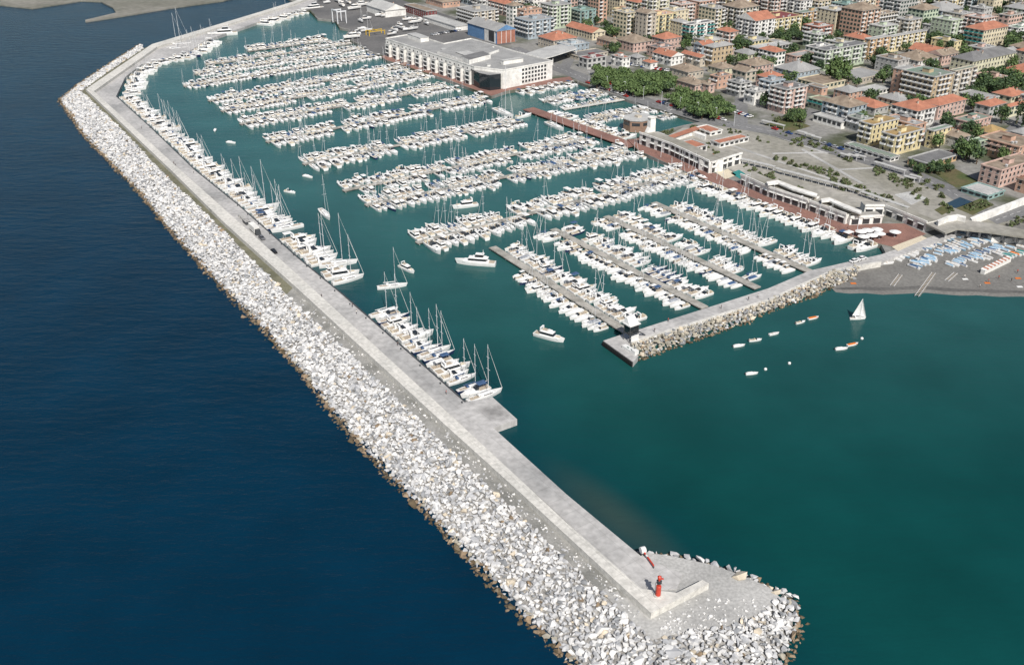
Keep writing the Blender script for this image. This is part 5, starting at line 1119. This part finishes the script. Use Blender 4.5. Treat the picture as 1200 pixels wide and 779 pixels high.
for n_, (cx_, cy_, rx_, ry_, n, kind, sc, lab) in enumerate([
    (985, 96, 8, 6, 3, 'broad', 1.9, 'big dark round tree above the salmon block'), (1172, 103, 24, 12, 26, 'broad', 1.25, 'dark leafy tree in the garden below the long pale yellow institute'),
    (1146, 112, 10, 8, 8, 'broad', 1.0, 'leafy tree between the red roofed palazzo and the institute garden'), (1075, 32, 20, 9, 24, 'broad', 1.2, 'dark leafy tree in the clump below the stately grey institution'),
    (1108, 52, 22, 5, 14, 'broad', 1.0, 'dark tree in the row before the cream school'), (915, 46, 34, 6, 22, 'broad', .9, 'dark tree in the strip below the big yellow block'),
    (1192, 62, 12, 14, 14, 'broad', 1.1, 'dark tree at the right edge below the white block'), (932, 141, 12, 4, 12, 'broad', .75, 'bright leafy tree on the avenue by the pinkish tower'),
    (1131, 186, 7, 4, 4, 'broad', 1.3, 'round green tree beside the teal balconied building'), (905, 72, 6, 4, 4, 'cypress', 1.0, 'slim cypress beside the pink terraced block'),
    (920, 74, 8, 4, 4, 'cypress', 1.0, 'slim cypress below the modern grey building'), (1196, 148, 6, 6, 3, 'cypress', 1.7, 'big dark conifer near the right edge'),
    (770, 50, 14, 4, 8, 'broad', .9, 'dark street tree behind the pink school like house'), (868, 58, 8, 7, 9, 'broad', 1.1, 'dark tree right of the tan tower'), (720, 62, 6, 3, 4, 'broad', .9, 'small tree behind the workshop'),
    (1090, 200, 28, 6, 14, 'broad', .6, 'small tree in the garden strip along the coast road'), (1055, 104, 5, 10, 6, 'broad', 1.0, 'dark tree left of the dark balconied apartments'), (1040, 75, 8, 10, 8, 'broad', 1.0, 'tree in the gap behind the yellow trimmed roof'),
    (712, 40, 12, 6, 8, 'broad', .9, 'tree between the cream terrace and the yellow blocks'), (880, 38, 8, 10, 8, 'broad', 1.0, 'tree in the street left of the big yellow block')]):
    poly = [(cx_+rx_*math.cos(t), cy_+ry_*math.sin(t)) for t in np.linspace(0, 6.28, 12, endpoint=False)]
    fill_trees(kind, poly, n, sc, lab, 'trees: '+lab.split(' ', 1)[1], 2.6)
# street trees through the town
fill_trees('broad', [(560, 4), (700, 40), (820, 70), (900, 130), (1000, 150), (1080, 170), (1190, 230), (1195, 10), (600, 0)], 160, 1.2, 'small dark green street tree among the town blocks', 'street trees of the town', 5)
# shrubs of the terrace lot
for k, (p0, p1, n, wv) in enumerate([((850, 152), (905, 168), 14, 3), ((905, 185), (985, 208), 26, 3), ((870, 196), (915, 212), 16, 3), ((985, 212), (1060, 244), 34, 4), ((950, 200), (1000, 225), 14, 5), ((1020, 200), (1060, 215), 16, 4), ((905, 152), (960, 172), 20, 3), ((925, 168), (1010, 190), 26, 4),
                             ((1060, 208), (1105, 228), 22, 8), ((800, 150), (850, 148), 8, 1.5), ((1040, 205), (1090, 240), 20, 6), ((1100, 240), (1115, 250), 8, 4), ((890, 206), (940, 225), 12, 3), ((1130, 245), (1160, 238), 22, 4), ((1185, 262), (1200, 258), 10, 4), ((830, 172), (850, 192), 12, 3), ((766, 160), (790, 152), 8, 2), ((905, 140), (945, 148), 18, 4)]):
    for q in range(n):
        t = RNG.rand(); x, y = P(p0[0]+(p1[0]-p0[0])*t, p0[1]+(p1[1]-p0[1])*t+RNG.uniform(-wv, wv), LZ)
        tree('shrub', x, y, RNG.uniform(.45, 1.15), 'dry green shrub growing among the slabs of the terrace lot', 'shrubs of the terrace lot')
sheet('lot_pavement_patch', [(1048, 228), (1068, 224), (1086, 232), (1068, 240)], LZ+.1, 'roof_pale'); sheet('lot_lawn', [(1095, 246), (1106, 240), (1115, 246), (1104, 252)], LZ+.1, 'lawn')
sheet('garden_lawn', [(1085, 196), (1105, 190), (1150, 214), (1120, 220)], LZ+.1, 'lawn'); sheet('slope_lawn', [(1120, 244), (1150, 232), (1165, 240), (1140, 252)], LZ+.1, 'lawn'); sheet('verge_lawn', [(895, 146), (925, 138), (950, 148), (925, 155)], LZ+.1, 'lawn')
sheet('green_pool_terrace', [(856, 203), (866, 199), (877, 206), (868, 210)], LZ+.1, 'teal_canvas'); sheet('cream_terrace', [(839, 202), (853, 198), (863, 205), (850, 210)], LZ+.1, 'cream_deck')
mat('pool_cover', (.025, .055, .085), .5, .1, 1)
sheet('dark_pool', [(1105, 240), (1125, 231), (1141, 237), (1120, 244)], LZ+.1, 'pool_cover')
# worn seams and lighter slabs of the lot
for k, (p0, p1) in enumerate([((880, 150), (970, 180)), ((850, 168), (1040, 232)), ((905, 180), (1000, 178)), ((960, 200), (1040, 196)), ((940, 175), (1010, 215))]):
    road('lot_path', [p0, p1], 2.2, LZ+.05+.012*k, 'gravel_pale')
# pale canopies in rows on the lot
cm = unit(('canopy_roof', 0), lambda: MB().box((0, 0, 2.5), (6.0, 2.2, .25), 'roof_pale')); cp = unit(('post', 25), lambda: MB().box((0, 0, 1.2), (.2, .2, 2.4), 'metal_pale'))
rows_ = [((862, 190), (905, 200), 6, 'behind the first arcade'), ((910, 203), (1006, 228), 12, 'along the lot edge behind the arcades'), ((1012, 231), (1060, 248), 7, 'at the lower lot edge'), ((893, 146), (918, 152), 3, 'at the upper lot corner'), ((935, 158), (960, 167), 3, 'beside the avenue'), ((985, 186), (1012, 188), 3, 'in the middle of the lot'), ((1026, 195), (1058, 205), 4, 'near the low white terrace'), ((1062, 214), (1075, 211), 2, 'on the right of the lot'), ((770, 160), (805, 176), 6, 'in front of the restaurant court')]
for p0, p1, n, wh in rows_:
    for k in range(n):
        t = (k+.5)/n; x, y = P(p0[0]+(p1[0]-p0[0])*t, p0[1]+(p1[1]-p0[1])*t, LZ); r = empty('canopy', (x, y, LZ), R(-52+RNG.uniform(-3, 3))); link('roof', cm, r)
        for sx in (-2.6, 2.6): link('post', cp, r, (sx, 0, 0))
        tag(r, 'pale flat canopy %s, %s from the left' % (wh, ordn(k+1)), 'canopy', 'pale canopies of the terrace lot')

# ---------------------------------------------------------------- beach
def boat_line(p0, p1, keys, ang, ln_, lab, seed, rows2=1, gap=.75, z=.5, prob=.88):
    rs = np.random.RandomState(seed); a, b_ = P(*p0, z), P(*p1, z); d = (b_-a)/np.linalg.norm(b_-a); L = np.linalg.norm(b_-a); s = 0; k = 0
    while s < L:
        key = keys[rs.randint(len(keys))]; q = a+d*s+np.array([-d[1], d[0]])*rs.uniform(-.9, .9); Lw = ln_*rs.uniform(.8, 1.15)
        if rs.rand() < prob:
            k += 1; put_boat(key, q[0], q[1], ang+rs.uniform(-12, 12), Lw, z=.42, label='%s, %s from left in beach %s' % (BT[key]['desc'], ordn(k), lab), group='small boats laid up on the beach')
        s += BT[key]['W']*Lw/BT[key]['L']*SLIM+gap*rs.uniform(.4, 1.8)
WB = ['row_w', 'row_w', 'din_b', 'row_b', 'row_w', 'din_n']; BB = ['din_b', 'din_b', 'row_b', 'din_b', 'row_w', 'din_n']
boat_line((1049, 304), (1115, 279), WB, -50, 5.5, 'row along the walkway', 501)
boat_line((1121, 277.5), (1136, 272), WB, -50, 5.5, 'short row under the viaduct', 502)
boat_line((1070, 313), (1095, 302), BB, -52, 5.2, 'lower middle cluster', 503); boat_line((1076, 309), (1098, 298), BB, -52, 5, 'upper middle cluster', 504, prob=.7)
boat_line((1101, 299), (1164, 280), BB, -52, 5.2, 'long blue row', 505); boat_line((1096, 296), (1150, 278), WB, -52, 5, 'row behind blue one', 506, prob=.8)
boat_line((1107, 313), (1172, 289), BB, -50, 5.2, 'second blue row', 507); boat_line((1128, 311), (1172, 296), WB, -50, 5, 'row nearest the sea', 508, prob=.75)
boat_line((1176, 293), (1200, 289), ['din_g', 'row_w', 'din_b', 'row_b'], -48, 5.2, 'right edge cluster', 509); boat_line((1180, 300), (1204, 296), ['din_g', 'row_w', 'din_n', 'din_o'], -48, 5.2, 'lower right edge cluster', 510, prob=.8)
boat_line((1172, 280), (1210, 284), ['din_o', 'row_w', 'din_o'], 10, 5.0, 'row before the beach huts', 511, gap=2)
x, y = P(1040, 303, .5); put_boat('din_o', x, y, -40, 6.5, .42, 'orange covered boat at the root of the inner arm'); x, y = P(1041, 309, .5); put_boat('row_w', x, y, 10, 5, .42, 'white rowing boat just below the orange covered boat')
# cabins row on the sand, slipway rails, winch
a, b_ = P(1151, 321, .4), P(1182, 306, .4)
for k in range(15):
    p = a+(b_-a)*(k+.5)/15; d = b_-a; r = empty('beach_cabin', (p[0], p[1], .35), math.atan2(d[1], d[0]))
    link('wall', unit(('cabin_wall', k % 2), lambda: MB().box((0, 0, .9), (1.3, 1.7, 1.8), 'salmon_' if False else 'wall_white')), r)
    link('roof', unit(('cabin_roof', k % 2), lambda kk=k: MB().add([(-.75, -1, 1.8), (.75, -1, 1.8), (.75, 1, 1.8), (-.75, 1, 1.8), (0, -1, 2.4), (0, 1, 2.4)], [(0, 1, 4), (1, 2, 5, 4), (2, 3, 5), (3, 0, 4, 5), (3, 2, 1, 0)], 'roof_red' if kk % 2 else 'white_canvas')), r)
    tag(r, '%s roofed beach cabin, %s from the sea in the slanting row' % ('red' if k % 2 else 'white', ordn(k+1)), 'cabin', 'row of beach cabins')
for (p0, p1, lab) in [((1094, 320), (1074, 348), 'steel slipway rails running from the beach into the water'), ((1055, 322), (1045, 336), 'short slipway rails left of the long ones'), ((1120, 320), (1109, 330), 'short slipway rails right of the long ones')]:
    a, b_ = P(*p0, .4), P(*p1, .2); d = b_-a; L = np.linalg.norm(d); r = empty('slipway', (a[0], a[1], .38), math.atan2(d[1], d[0])); m_ = MB()
    for k in range(int(L/1.5)): m_.box((k*1.5+.5, 0, .06), (.25, 2.2, .12), 'teak')
    link('sleepers', m_.mesh('sleepers'), r)
    for s in (-.7, .7): link('rail', MB().box((L/2, s, .2), (L, .14, .16), 'metal_pale').mesh('rail'), r)
    tag(r, lab, 'slipway')
# parasols and lamp posts at the brown square
um = unit(('canopy', 0), lambda: MB().cyl((0, 0, 2.3), (0, 0, 3.1), 2.5, .15, 12, 'white_canvas')); up = unit(('pole', 0), lambda: MB().cyl((0, 0, 0), (0, 0, 3.2), .07, .06, 6, 'metal_pale')); ub = unit(('foot', 0), lambda: MB().cyl((0, 0, 0), (0, 0, .12), .5, .5, 10, 'quay_concrete'))
for k, (u, v, lab) in enumerate([(1008, 277, 'leftmost'), (1016, 275.5, 'second from left, upper'), (1027, 274.5, 'uppermost'), (1021, 281.5, 'lower middle'), (1030, 279.5, 'centre'), (1048, 277.5, 'rightmost'), (1011, 283, 'lowest left')]):
    x, y = P(u, v, LZ); r = empty('parasol', (x, y, LZ+.06)); link('canopy', um, r); link('pole', up, r); link('foot', ub, r); tag(r, 'round white parasol on the brown square, %s' % lab, 'parasol', 'white parasols on the brown square')
sheet('square_planter', [(1045, 289), (1080, 276), (1086, 279), (1052, 294)], LZ+.35, 'cream_deck')
LP = unit(('pole', 9), lambda: MB().cyl((0, 0, 0), (0, 0, 8), .11, .07, 6, 'metal_pale')); LH = unit(('lamp_head', 9), lambda: MB().box((.6, 0, 8.0), (1.4, .3, .16), 'metal_pale'))
def lamp(u, v, z, lab, grp): x, y = P(u, v, z); r = empty('street_lamp', (x, y, z), random.uniform(0, 6)); link('pole', LP, r); link('lamp_head', LH, r); tag(r, lab, 'lamp', grp)
for k in range(9):
    t = k/8; lamp(690+t*170, 98+t*50, LZ+.09, 'tall pale street lamp on the avenue, %s from the upper end' % ordn(k+1), 'avenue lamps')
for k in range(8):
    t = (k+.5)/8; lamp(758+t*262, 178+t*103, LZ+.06, 'tall pale lamp post on the brown promenade, %s from the white tower' % ordn(k+1), 'promenade lamps')

# ---------------------------------------------------------------- cars and yard things
def car_parts(col):
    b = MB(); prof = [(-2.1, .35), (-2.15, .75), (-2.05, .92), (-1.2, .98), (1.0, .95), (1.95, .82), (2.15, .62), (2.12, .35)]
    for s, (y0, y1) in enumerate([(-.85, .85)]):
        vs = [(x, y0, z) for x, z in prof]+[(x, y1, z) for x, z in prof]; n = len(prof); b.add(vs, [(i, (i+1) % n, n+(i+1) % n, n+i)[::-1] for i in range(n)]+[tuple(range(n)), tuple(range(2*n-1, n-1, -1))], col)
    b.box((-.25, 0, 1.44), (1.7, 1.25, .06), col)
    g = MB().add([(-1.6, -.76, .97), (1.05, -.76, .96), (1.05, .76, .96), (-1.6, .76, .97), (-1.05, -.62, 1.42), (.45, -.62, 1.42), (.45, .62, 1.42), (-1.05, .62, 1.42)], [(0, 1, 5, 4), (1, 2, 6, 5), (2, 3, 7, 6), (3, 0, 4, 7), (4, 5, 6, 7)], 'dark_glass')
    return b.mesh('body'), g.mesh('windows')
CARS = {k: car_parts(k) for k in ('car_white', 'car_silver', 'car_black', 'car_blue', 'car_red', 'car_grey')}
WH = MB().cyl((0, -.1, 0), (0, .1, 0), .33, .33, 10, 'rubber').mesh('wheel')
def car(x, y, z, ang, lab, grp, col=None):
    col = col or ['car_white', 'car_silver', 'car_black', 'car_blue', 'car_grey', 'car_red', 'car_white', 'car_silver'][random.randrange(8)]
    r = empty('parked_car', (x, y, z), ang); link('body', CARS[col][0], r); link('windows', CARS[col][1], r)
    for sx in (-1.3, 1.35):
        for sy in (-.8, .8): link('wheel', WH, r, (sx, sy, .33))
    tag(r, '%s car %s' % (col[4:], lab), 'car', grp)
def car_line(p0, p1, n, perp, where, grp, z=LZ+.1, prob=.9):
    a, b_ = P(*p0, z), P(*p1, z); d = b_-a; ang = math.atan2(d[1], d[0])+(R(90) if perp else 0); k2 = 0
    for k in range(n):
        if random.random() > prob: continue
        k2 += 1; q = a+d*(k+.5)/n; car(q[0], q[1], z, ang+(math.pi if random.random() < .4 else 0), '%s, %s from the left' % (where, ordn(k2)), grp)
car_line((700, 92), (752, 113), 26, True, 'parked under the larger pine grove', 'cars parked by the pine grove')
car_line((684, 96), (735, 114), 14, False, 'at the basin kerb of the avenue', 'cars on the avenue', prob=.5)
car_line((770, 120), (850, 142), 16, False, 'on the avenue near the smaller grove', 'cars on the avenue', prob=.6)
car_line((845, 126), (880, 138), 14, True, 'parked at the lot corner', 'cars parked at the lot corner')
car_line((905, 151), (1040, 192), 22, False, 'on the avenue beside the terrace lot', 'cars on the avenue', prob=.45)
car_line((725, 74), (785, 84), 22, True, 'parked behind the pine grove', 'cars parked behind the grove')
car_line((610, 64), (640, 72), 10, True, 'parked behind the marina centre', 'cars behind the marina centre')
car_line((1080, 195), (1120, 178), 10, True, 'parked by the orange restaurant', 'cars by the restaurant', prob=.8)
car_line((505, 42), (540, 36), 12, True, 'parked between the sheds', 'cars between the sheds')
for u, v, col, lab in ((307, 280, 'car_grey', 'on the quay road beside the white van'), (321, 296, 'car_black', 'on the quay road below the white van')):
    x, y = P(u, v, ZQ); car(x, y, ZQ, R(-57), lab, 'cars on the breakwater road', col)
x, y = P(299, 272, ZQ); r = empty('lorry', (x, y, ZQ), R(-57)); link('cargo_box', MB().box((-.8, 0, 1.9), (7, 2.4, 2.6), 'wall_white').mesh('cargo_box'), r); link('cab', MB().box((3.7, 0, 1.4), (1.8, 2.3, 2.2), 'metal_dark', top=.85).mesh('cab'), r)
for sx in (-3, -1.5, 3.5):
    for sy in (-1.05, 1.05): o = link('wheel', WH, r, (sx, sy, .45)); o.scale = (1.4, 1.4, 1.4)
tag(r, 'white box lorry standing on the breakwater road', 'lorry')
for k, (u, v, lab) in enumerate(((289, 262, 'grey steel work skip beside the lorry'), (284, 256, 'pale stack of concrete blocks above the lorry'))):
    x, y = P(u, v, ZQ); r = empty('work_skip' if k == 0 else 'block_stack', (x, y, ZQ), R(-57))
    if k == 0: link('body', MB().box((0, 0, .8), (4, 2, 1.4), 'metal_dark', top=1.15).box((0, 0, 1.51), (4.2, 2.0, .06), 'rubble_bed').mesh('body'), r)
    else:
        for q in range(4): link('block', unit(('block', 1), lambda: MB().box((0, 0, .5), (1.6, 1.6, 1.0), 'gravel_pale')), r, (q*1.9-2.8, .2*(q % 2), 0))
    tag(r, lab, 'equipment')
# small white pick-ups at the root of the arm
for u, v, lab in ((1001, 307, 'standing on the inner arm, left of two'), (1010, 304, 'standing on the inner arm, right of two')): x, y = P(u, v, 2); car(x, y, 2.0, R(30), lab, 'cars on the inner arm', 'car_white')
# boatyard: boats on the hard, travel lift, cranes
def cradle_boat(key, u, v, ang, ln_, lab):
    x, y = P(u, v, LZ); put_boat(key, x, y, ang, ln_, z=LZ+1.4, label=lab, group='boats ashore in the boatyard'); q = empty('cradle', (x, y, LZ+.05), R(ang))
    link('frame', MB().box((ln_*.2, 0, .3), (.3, ln_*.22, .6), 'metal_dark').box((-ln_*.2, 0, .3), (.3, ln_*.22, .6), 'metal_dark').box((0, 0, .15), (ln_*.5, .3, .2), 'metal_dark').mesh('frame'), q); tag(q, 'dark steel cradle under the %s' % lab.split(',')[0].replace(' ashore', ''), 'cradle', 'boat cradles')
yd = [(463, 38), (470, 35), (477, 37), (484, 36), (460, 42), (455, 20), (478, 25), (487, 28), (493, 25), (423, 27), (430, 24), (415, 12), (408, 5), (395, 3), (424, 36), (430, 38), (420, 42), (412, 46), (445, 20), (400, 8), (383, 5), (372, 2), (500, 30), (425, 8), (438, 12)]
wds = ['beside the yellow frame', 'second beside the yellow frame', 'third beside the yellow frame', 'by the marina centre corner', 'left of the yellow frame', 'near the white gabled shed', 'before the dark red building', 'second before the dark red building', 'third before the dark red building', 'behind the travel lift', 'right of the travel lift', 'at the top of the yard', 'at the upper slip', 'near the far jetty root', 'on the yard quay', 'second on the yard quay', 'third on the yard quay', 'last on the yard quay', 'next to the shed door', 'in the upper yard', 'at the far jetty root', 'at the very top edge', 'behind the marina centre', 'in the back yard row', 'second in the back yard row']
for k, ((u, v), wd_) in enumerate(zip(yd, wds)):
    key = ['cru', 'fly', 'cov_w', 's12', 'bim_w', 'fly'][k % 6]; cradle_boat(key, u, v, RNG.choice([GB, GA, GB+180, GA+180])+RNG.uniform(-8, 8), [10, 13, 7.5, 11, 9, 14][k % 6], '%s ashore, %s' % (BT[key]['desc'], wd_))
r = empty('travel_lift', (*P(398, 27, LZ), LZ), R(GB)); m_ = MB()
for x in (-4, 4):
    for y in (-5, 5): link('leg', unit(('leg', 7), lambda: MB().box((0, 0, 5), (.7, .7, 10), 'metal_pale')), r, (x, y, 0))
for y in (-5, 5): link('girder', unit(('girder', 7), lambda: MB().box((0, 0, 10.2), (9, .8, .9), 'metal_pale')), r, (0, y, 0))
link('crossbeam', MB().box((-4, 0, 10.9), (.8, 10.8, .6), 'metal_pale').mesh('crossbeam'), r)
for x in (-4, 4):
    for y in (-5, 5): o = link('wheel', WH, r, (x, y, .6)); o.scale = (2, 2, 2)
tag(r, 'tall pale travel lift gantry on the boatyard quay', 'crane')
x, y = P(440, 41, LZ); r = empty('lifting_frame', (x, y, LZ), R(GB)); m_ = MB()
for k in range(4): link('post', unit(('post', 8), lambda: MB().box((0, 0, 1.6), (.5, .5, 3.2), 'yellow_paint')), r, ((k % 2)*14-7, (k//2)*6-3, 0))
for s in (-3, 3): link('beam', unit(('beam', 8), lambda: MB().box((0, 0, 3.4), (15, .6, .5), 'yellow_paint')), r, (0, s, 0))
link('crossbeam', MB().box((0, 0, 3.9), (.6, 7, .5), 'yellow_paint').box((-6, 0, 3.9), (.6, 7, .5), 'yellow_paint').mesh('crossbeam'), r); tag(r, 'orange yellow steel lifting frame in the boatyard', 'crane')

# ---------------------------------------------------------------- people
def person_mesh(stride, cloth, legc):
    bm = bmesh.new(); J = dict(pel=(0, 0, .95), ch=(0, .01, 1.32), nk=(0, .01, 1.50), hd=(0, .02, 1.66), hp=(0, .02, 1.76), lh=(.09, 0, .90), lk=(.10, stride*.5, .50), lf=(.10, stride, .06), lt=(.10, stride+.14, .04), rh=(-.09, 0, .90), rk=(-.10, -stride*.35, .50), rf=(-.10, -stride, .08), rt=(-.10, -stride+.14, .04),
             ls=(.19, 0, 1.42), le=(.25, -stride*.5, 1.14), lw=(.25, -stride*.6+.06, .88), lhd=(.25, -stride*.6+.10, .80), rs=(-.19, 0, 1.42), re=(-.25, stride*.5, 1.14), rw=(-.25, stride*.6+.06, .88), rhd=(-.25, stride*.6+.10, .80))
    RD = dict(pel=.145, ch=.155, nk=.06, hd=.10, hp=.075, lh=.09, lk=.062, lf=.045, lt=.035, rh=.09, rk=.062, rf=.045, rt=.035, ls=.062, le=.046, lw=.034, lhd=.04, rs=.062, re=.046, rw=.034, rhd=.04)
    E = [('pel', 'ch'), ('ch', 'nk'), ('nk', 'hd'), ('hd', 'hp'), ('pel', 'lh'), ('lh', 'lk'), ('lk', 'lf'), ('lf', 'lt'), ('pel', 'rh'), ('rh', 'rk'), ('rk', 'rf'), ('rf', 'rt'), ('ch', 'ls'), ('ls', 'le'), ('le', 'lw'), ('lw', 'lhd'), ('ch', 'rs'), ('rs', 're'), ('re', 'rw'), ('rw', 'rhd')]
    me = bpy.data.meshes.new('body'); ks = list(J); me.from_pydata([J[k] for k in ks], [(ks.index(a), ks.index(b_)) for a, b_ in E], []); bm.free()
    o = bpy.data.objects.new('tmp', me); COL.objects.link(o); sk = o.modifiers.new('s', 'SKIN'); lay = me.skin_vertices[0] if me.skin_vertices else None
    if lay is None: bpy.context.view_layer.objects.active = o; bpy.context.view_layer.update(); lay = me.skin_vertices[0]
    for i, k in enumerate(ks): lay.data[i].radius = (RD[k], RD[k]*.8 if k in ('ch', 'pel') else RD[k])
    lay.data[0].use_root = True; sb = o.modifiers.new('b', 'SUBSURF'); sb.levels = 1; sb.render_levels = 1
    dg = bpy.context.evaluated_depsgraph_get(); m2 = bpy.data.meshes.new_from_object(o.evaluated_get(dg)); bpy.data.objects.remove(o); m2.name = 'body'; m2.materials.clear()
    for n_ in ('skin', cloth, legc): m2.materials.append(MATS[n_])
    for p in m2.polygons:
        z = p.center.z; x = abs(p.center.x); p.material_index = 0 if z > 1.5 or (x > .2 and z < 1.2) or z < .1 else 1 if z > .95 else 2
    return m2
try: PM = [person_mesh(.22, 'cloth_dark', 'cloth_dark'), person_mesh(.03, 'cloth_red', 'cloth_dark'), person_mesh(.16, 'cloth_white', 'cloth_dark')]
except Exception as e: print('PERSON FAIL', e); PM = None
if PM:
    HM = MB().cyl((0, .0, 1.72), (0, .0, 1.80), .115, .07, 8, 'cloth_dark').mesh('hair')
    for k, (u, v, z, pm, lab) in enumerate([(377, 349, ZQ, 0, 'person in dark clothes walking on the quay beside the last boat row'), (413, 360, ZQ, 0, 'person in dark clothes near the quay edge at the head of the last boat row'), (418, 368, ZQ, 2, 'person in white top at the quay edge by the last boat row'), (466, 405, ZQ, 0, 'person in dark clothes half way along the last boat row'),
        (523, 462, ZQ, 1, 'person in red top on the quay just before the platform'), (166, 151, ZQ, 0, 'person in dark clothes on the upper breakwater road'), (204, 193, ZQ, 0, 'person in dark clothes on the breakwater road, middle stretch'), (227, 203, ZQ, 2, 'person in white top on the breakwater road, middle stretch'), (206, 195.5, ZQ, 0, 'second person walking beside the one on the middle stretch'),
        (767, 389, 2.0, 0, 'person in dark clothes on the inner arm near the control tower'), (783, 377, 2.0, 1, 'person in red top on the inner arm'), (845, 362, 2.0, 0, 'person on the inner arm walking alone'), (877, 352, 2.0, 0, 'person on the inner arm, left of a pair'), (888, 349, 2.0, 2, 'person on the inner arm, right of a pair'),
        (1158, 331, .4, 1, 'bather in red on the sand below the cabins'), (1170, 327, .4, 1, 'bather in red further right on the sand'), (1130, 326, .4, 2, 'bather in white left of the cabins'), (1192, 320, .4, 1, 'bather near the right edge of the beach'), (1185, 330, .4, 0, 'bather in dark swimwear near the waterline'), (1148, 337, .4, 2, 'bather at the waterline')]):
        x, y = P(u, v, z); r = empty('person', (x, y, z), random.uniform(0, 6.28)); link('body', PM[pm], r); link('hair', HM, r); tag(r, lab, 'person')
# beach towels and small bits
for k, (u, v, m_, lab) in enumerate([(1157, 331.5, 'orange_paint', 'orange towel laid on the sand below the cabins'), (1000, 332, 'orange_paint', 'orange towel at the foot of the inner arm stones'), (1193, 326, 'orange_paint', 'orange towel near the right edge of the beach'), (1195, 336, 'white_canvas', 'white towel near the waterline at the right'), (1131, 327, 'white_canvas', 'white sheet on the sand left of the cabins')]):
    x, y = P(u, v, .4); o = link('beach_towel', MB().box((0, 0, .05), (2.2, 1.4, .06), m_).mesh('beach_towel'), None, (x, y, .37)); tag(o, lab, 'towel')
# mooring bollards along the mole quay
bo = MB().cyl((0, 0, 0), (0, 0, .45), .2, .16, 8, 'metal_dark').cyl((0, 0, .45), (0, 0, .6), .28, .28, 8, 'metal_dark').mesh('bollard')
qq = resample(pw([(178, 150), (281, 241), (545, 471)], ZQ), 14)
for k, p in enumerate(qq): o = link('bollard', bo, None, (p[0]-.9, p[1]-.6, ZQ)); tag(o, 'black iron bollard on the breakwater quay edge, %s from the far corner' % ordn(k+1), 'bollard', 'bollards on the breakwater quay')
d_ = {k: v for k, v in LABELS.items() if len(v) > 1}
print('DUP', len(d_), [(k, len(v)) for k, v in list(d_.items())][:60]); print('LONG', [k for k in LABELS if not 4 <= len(k.split()) <= 16][:20]); print('OBJ', len(bpy.data.objects))
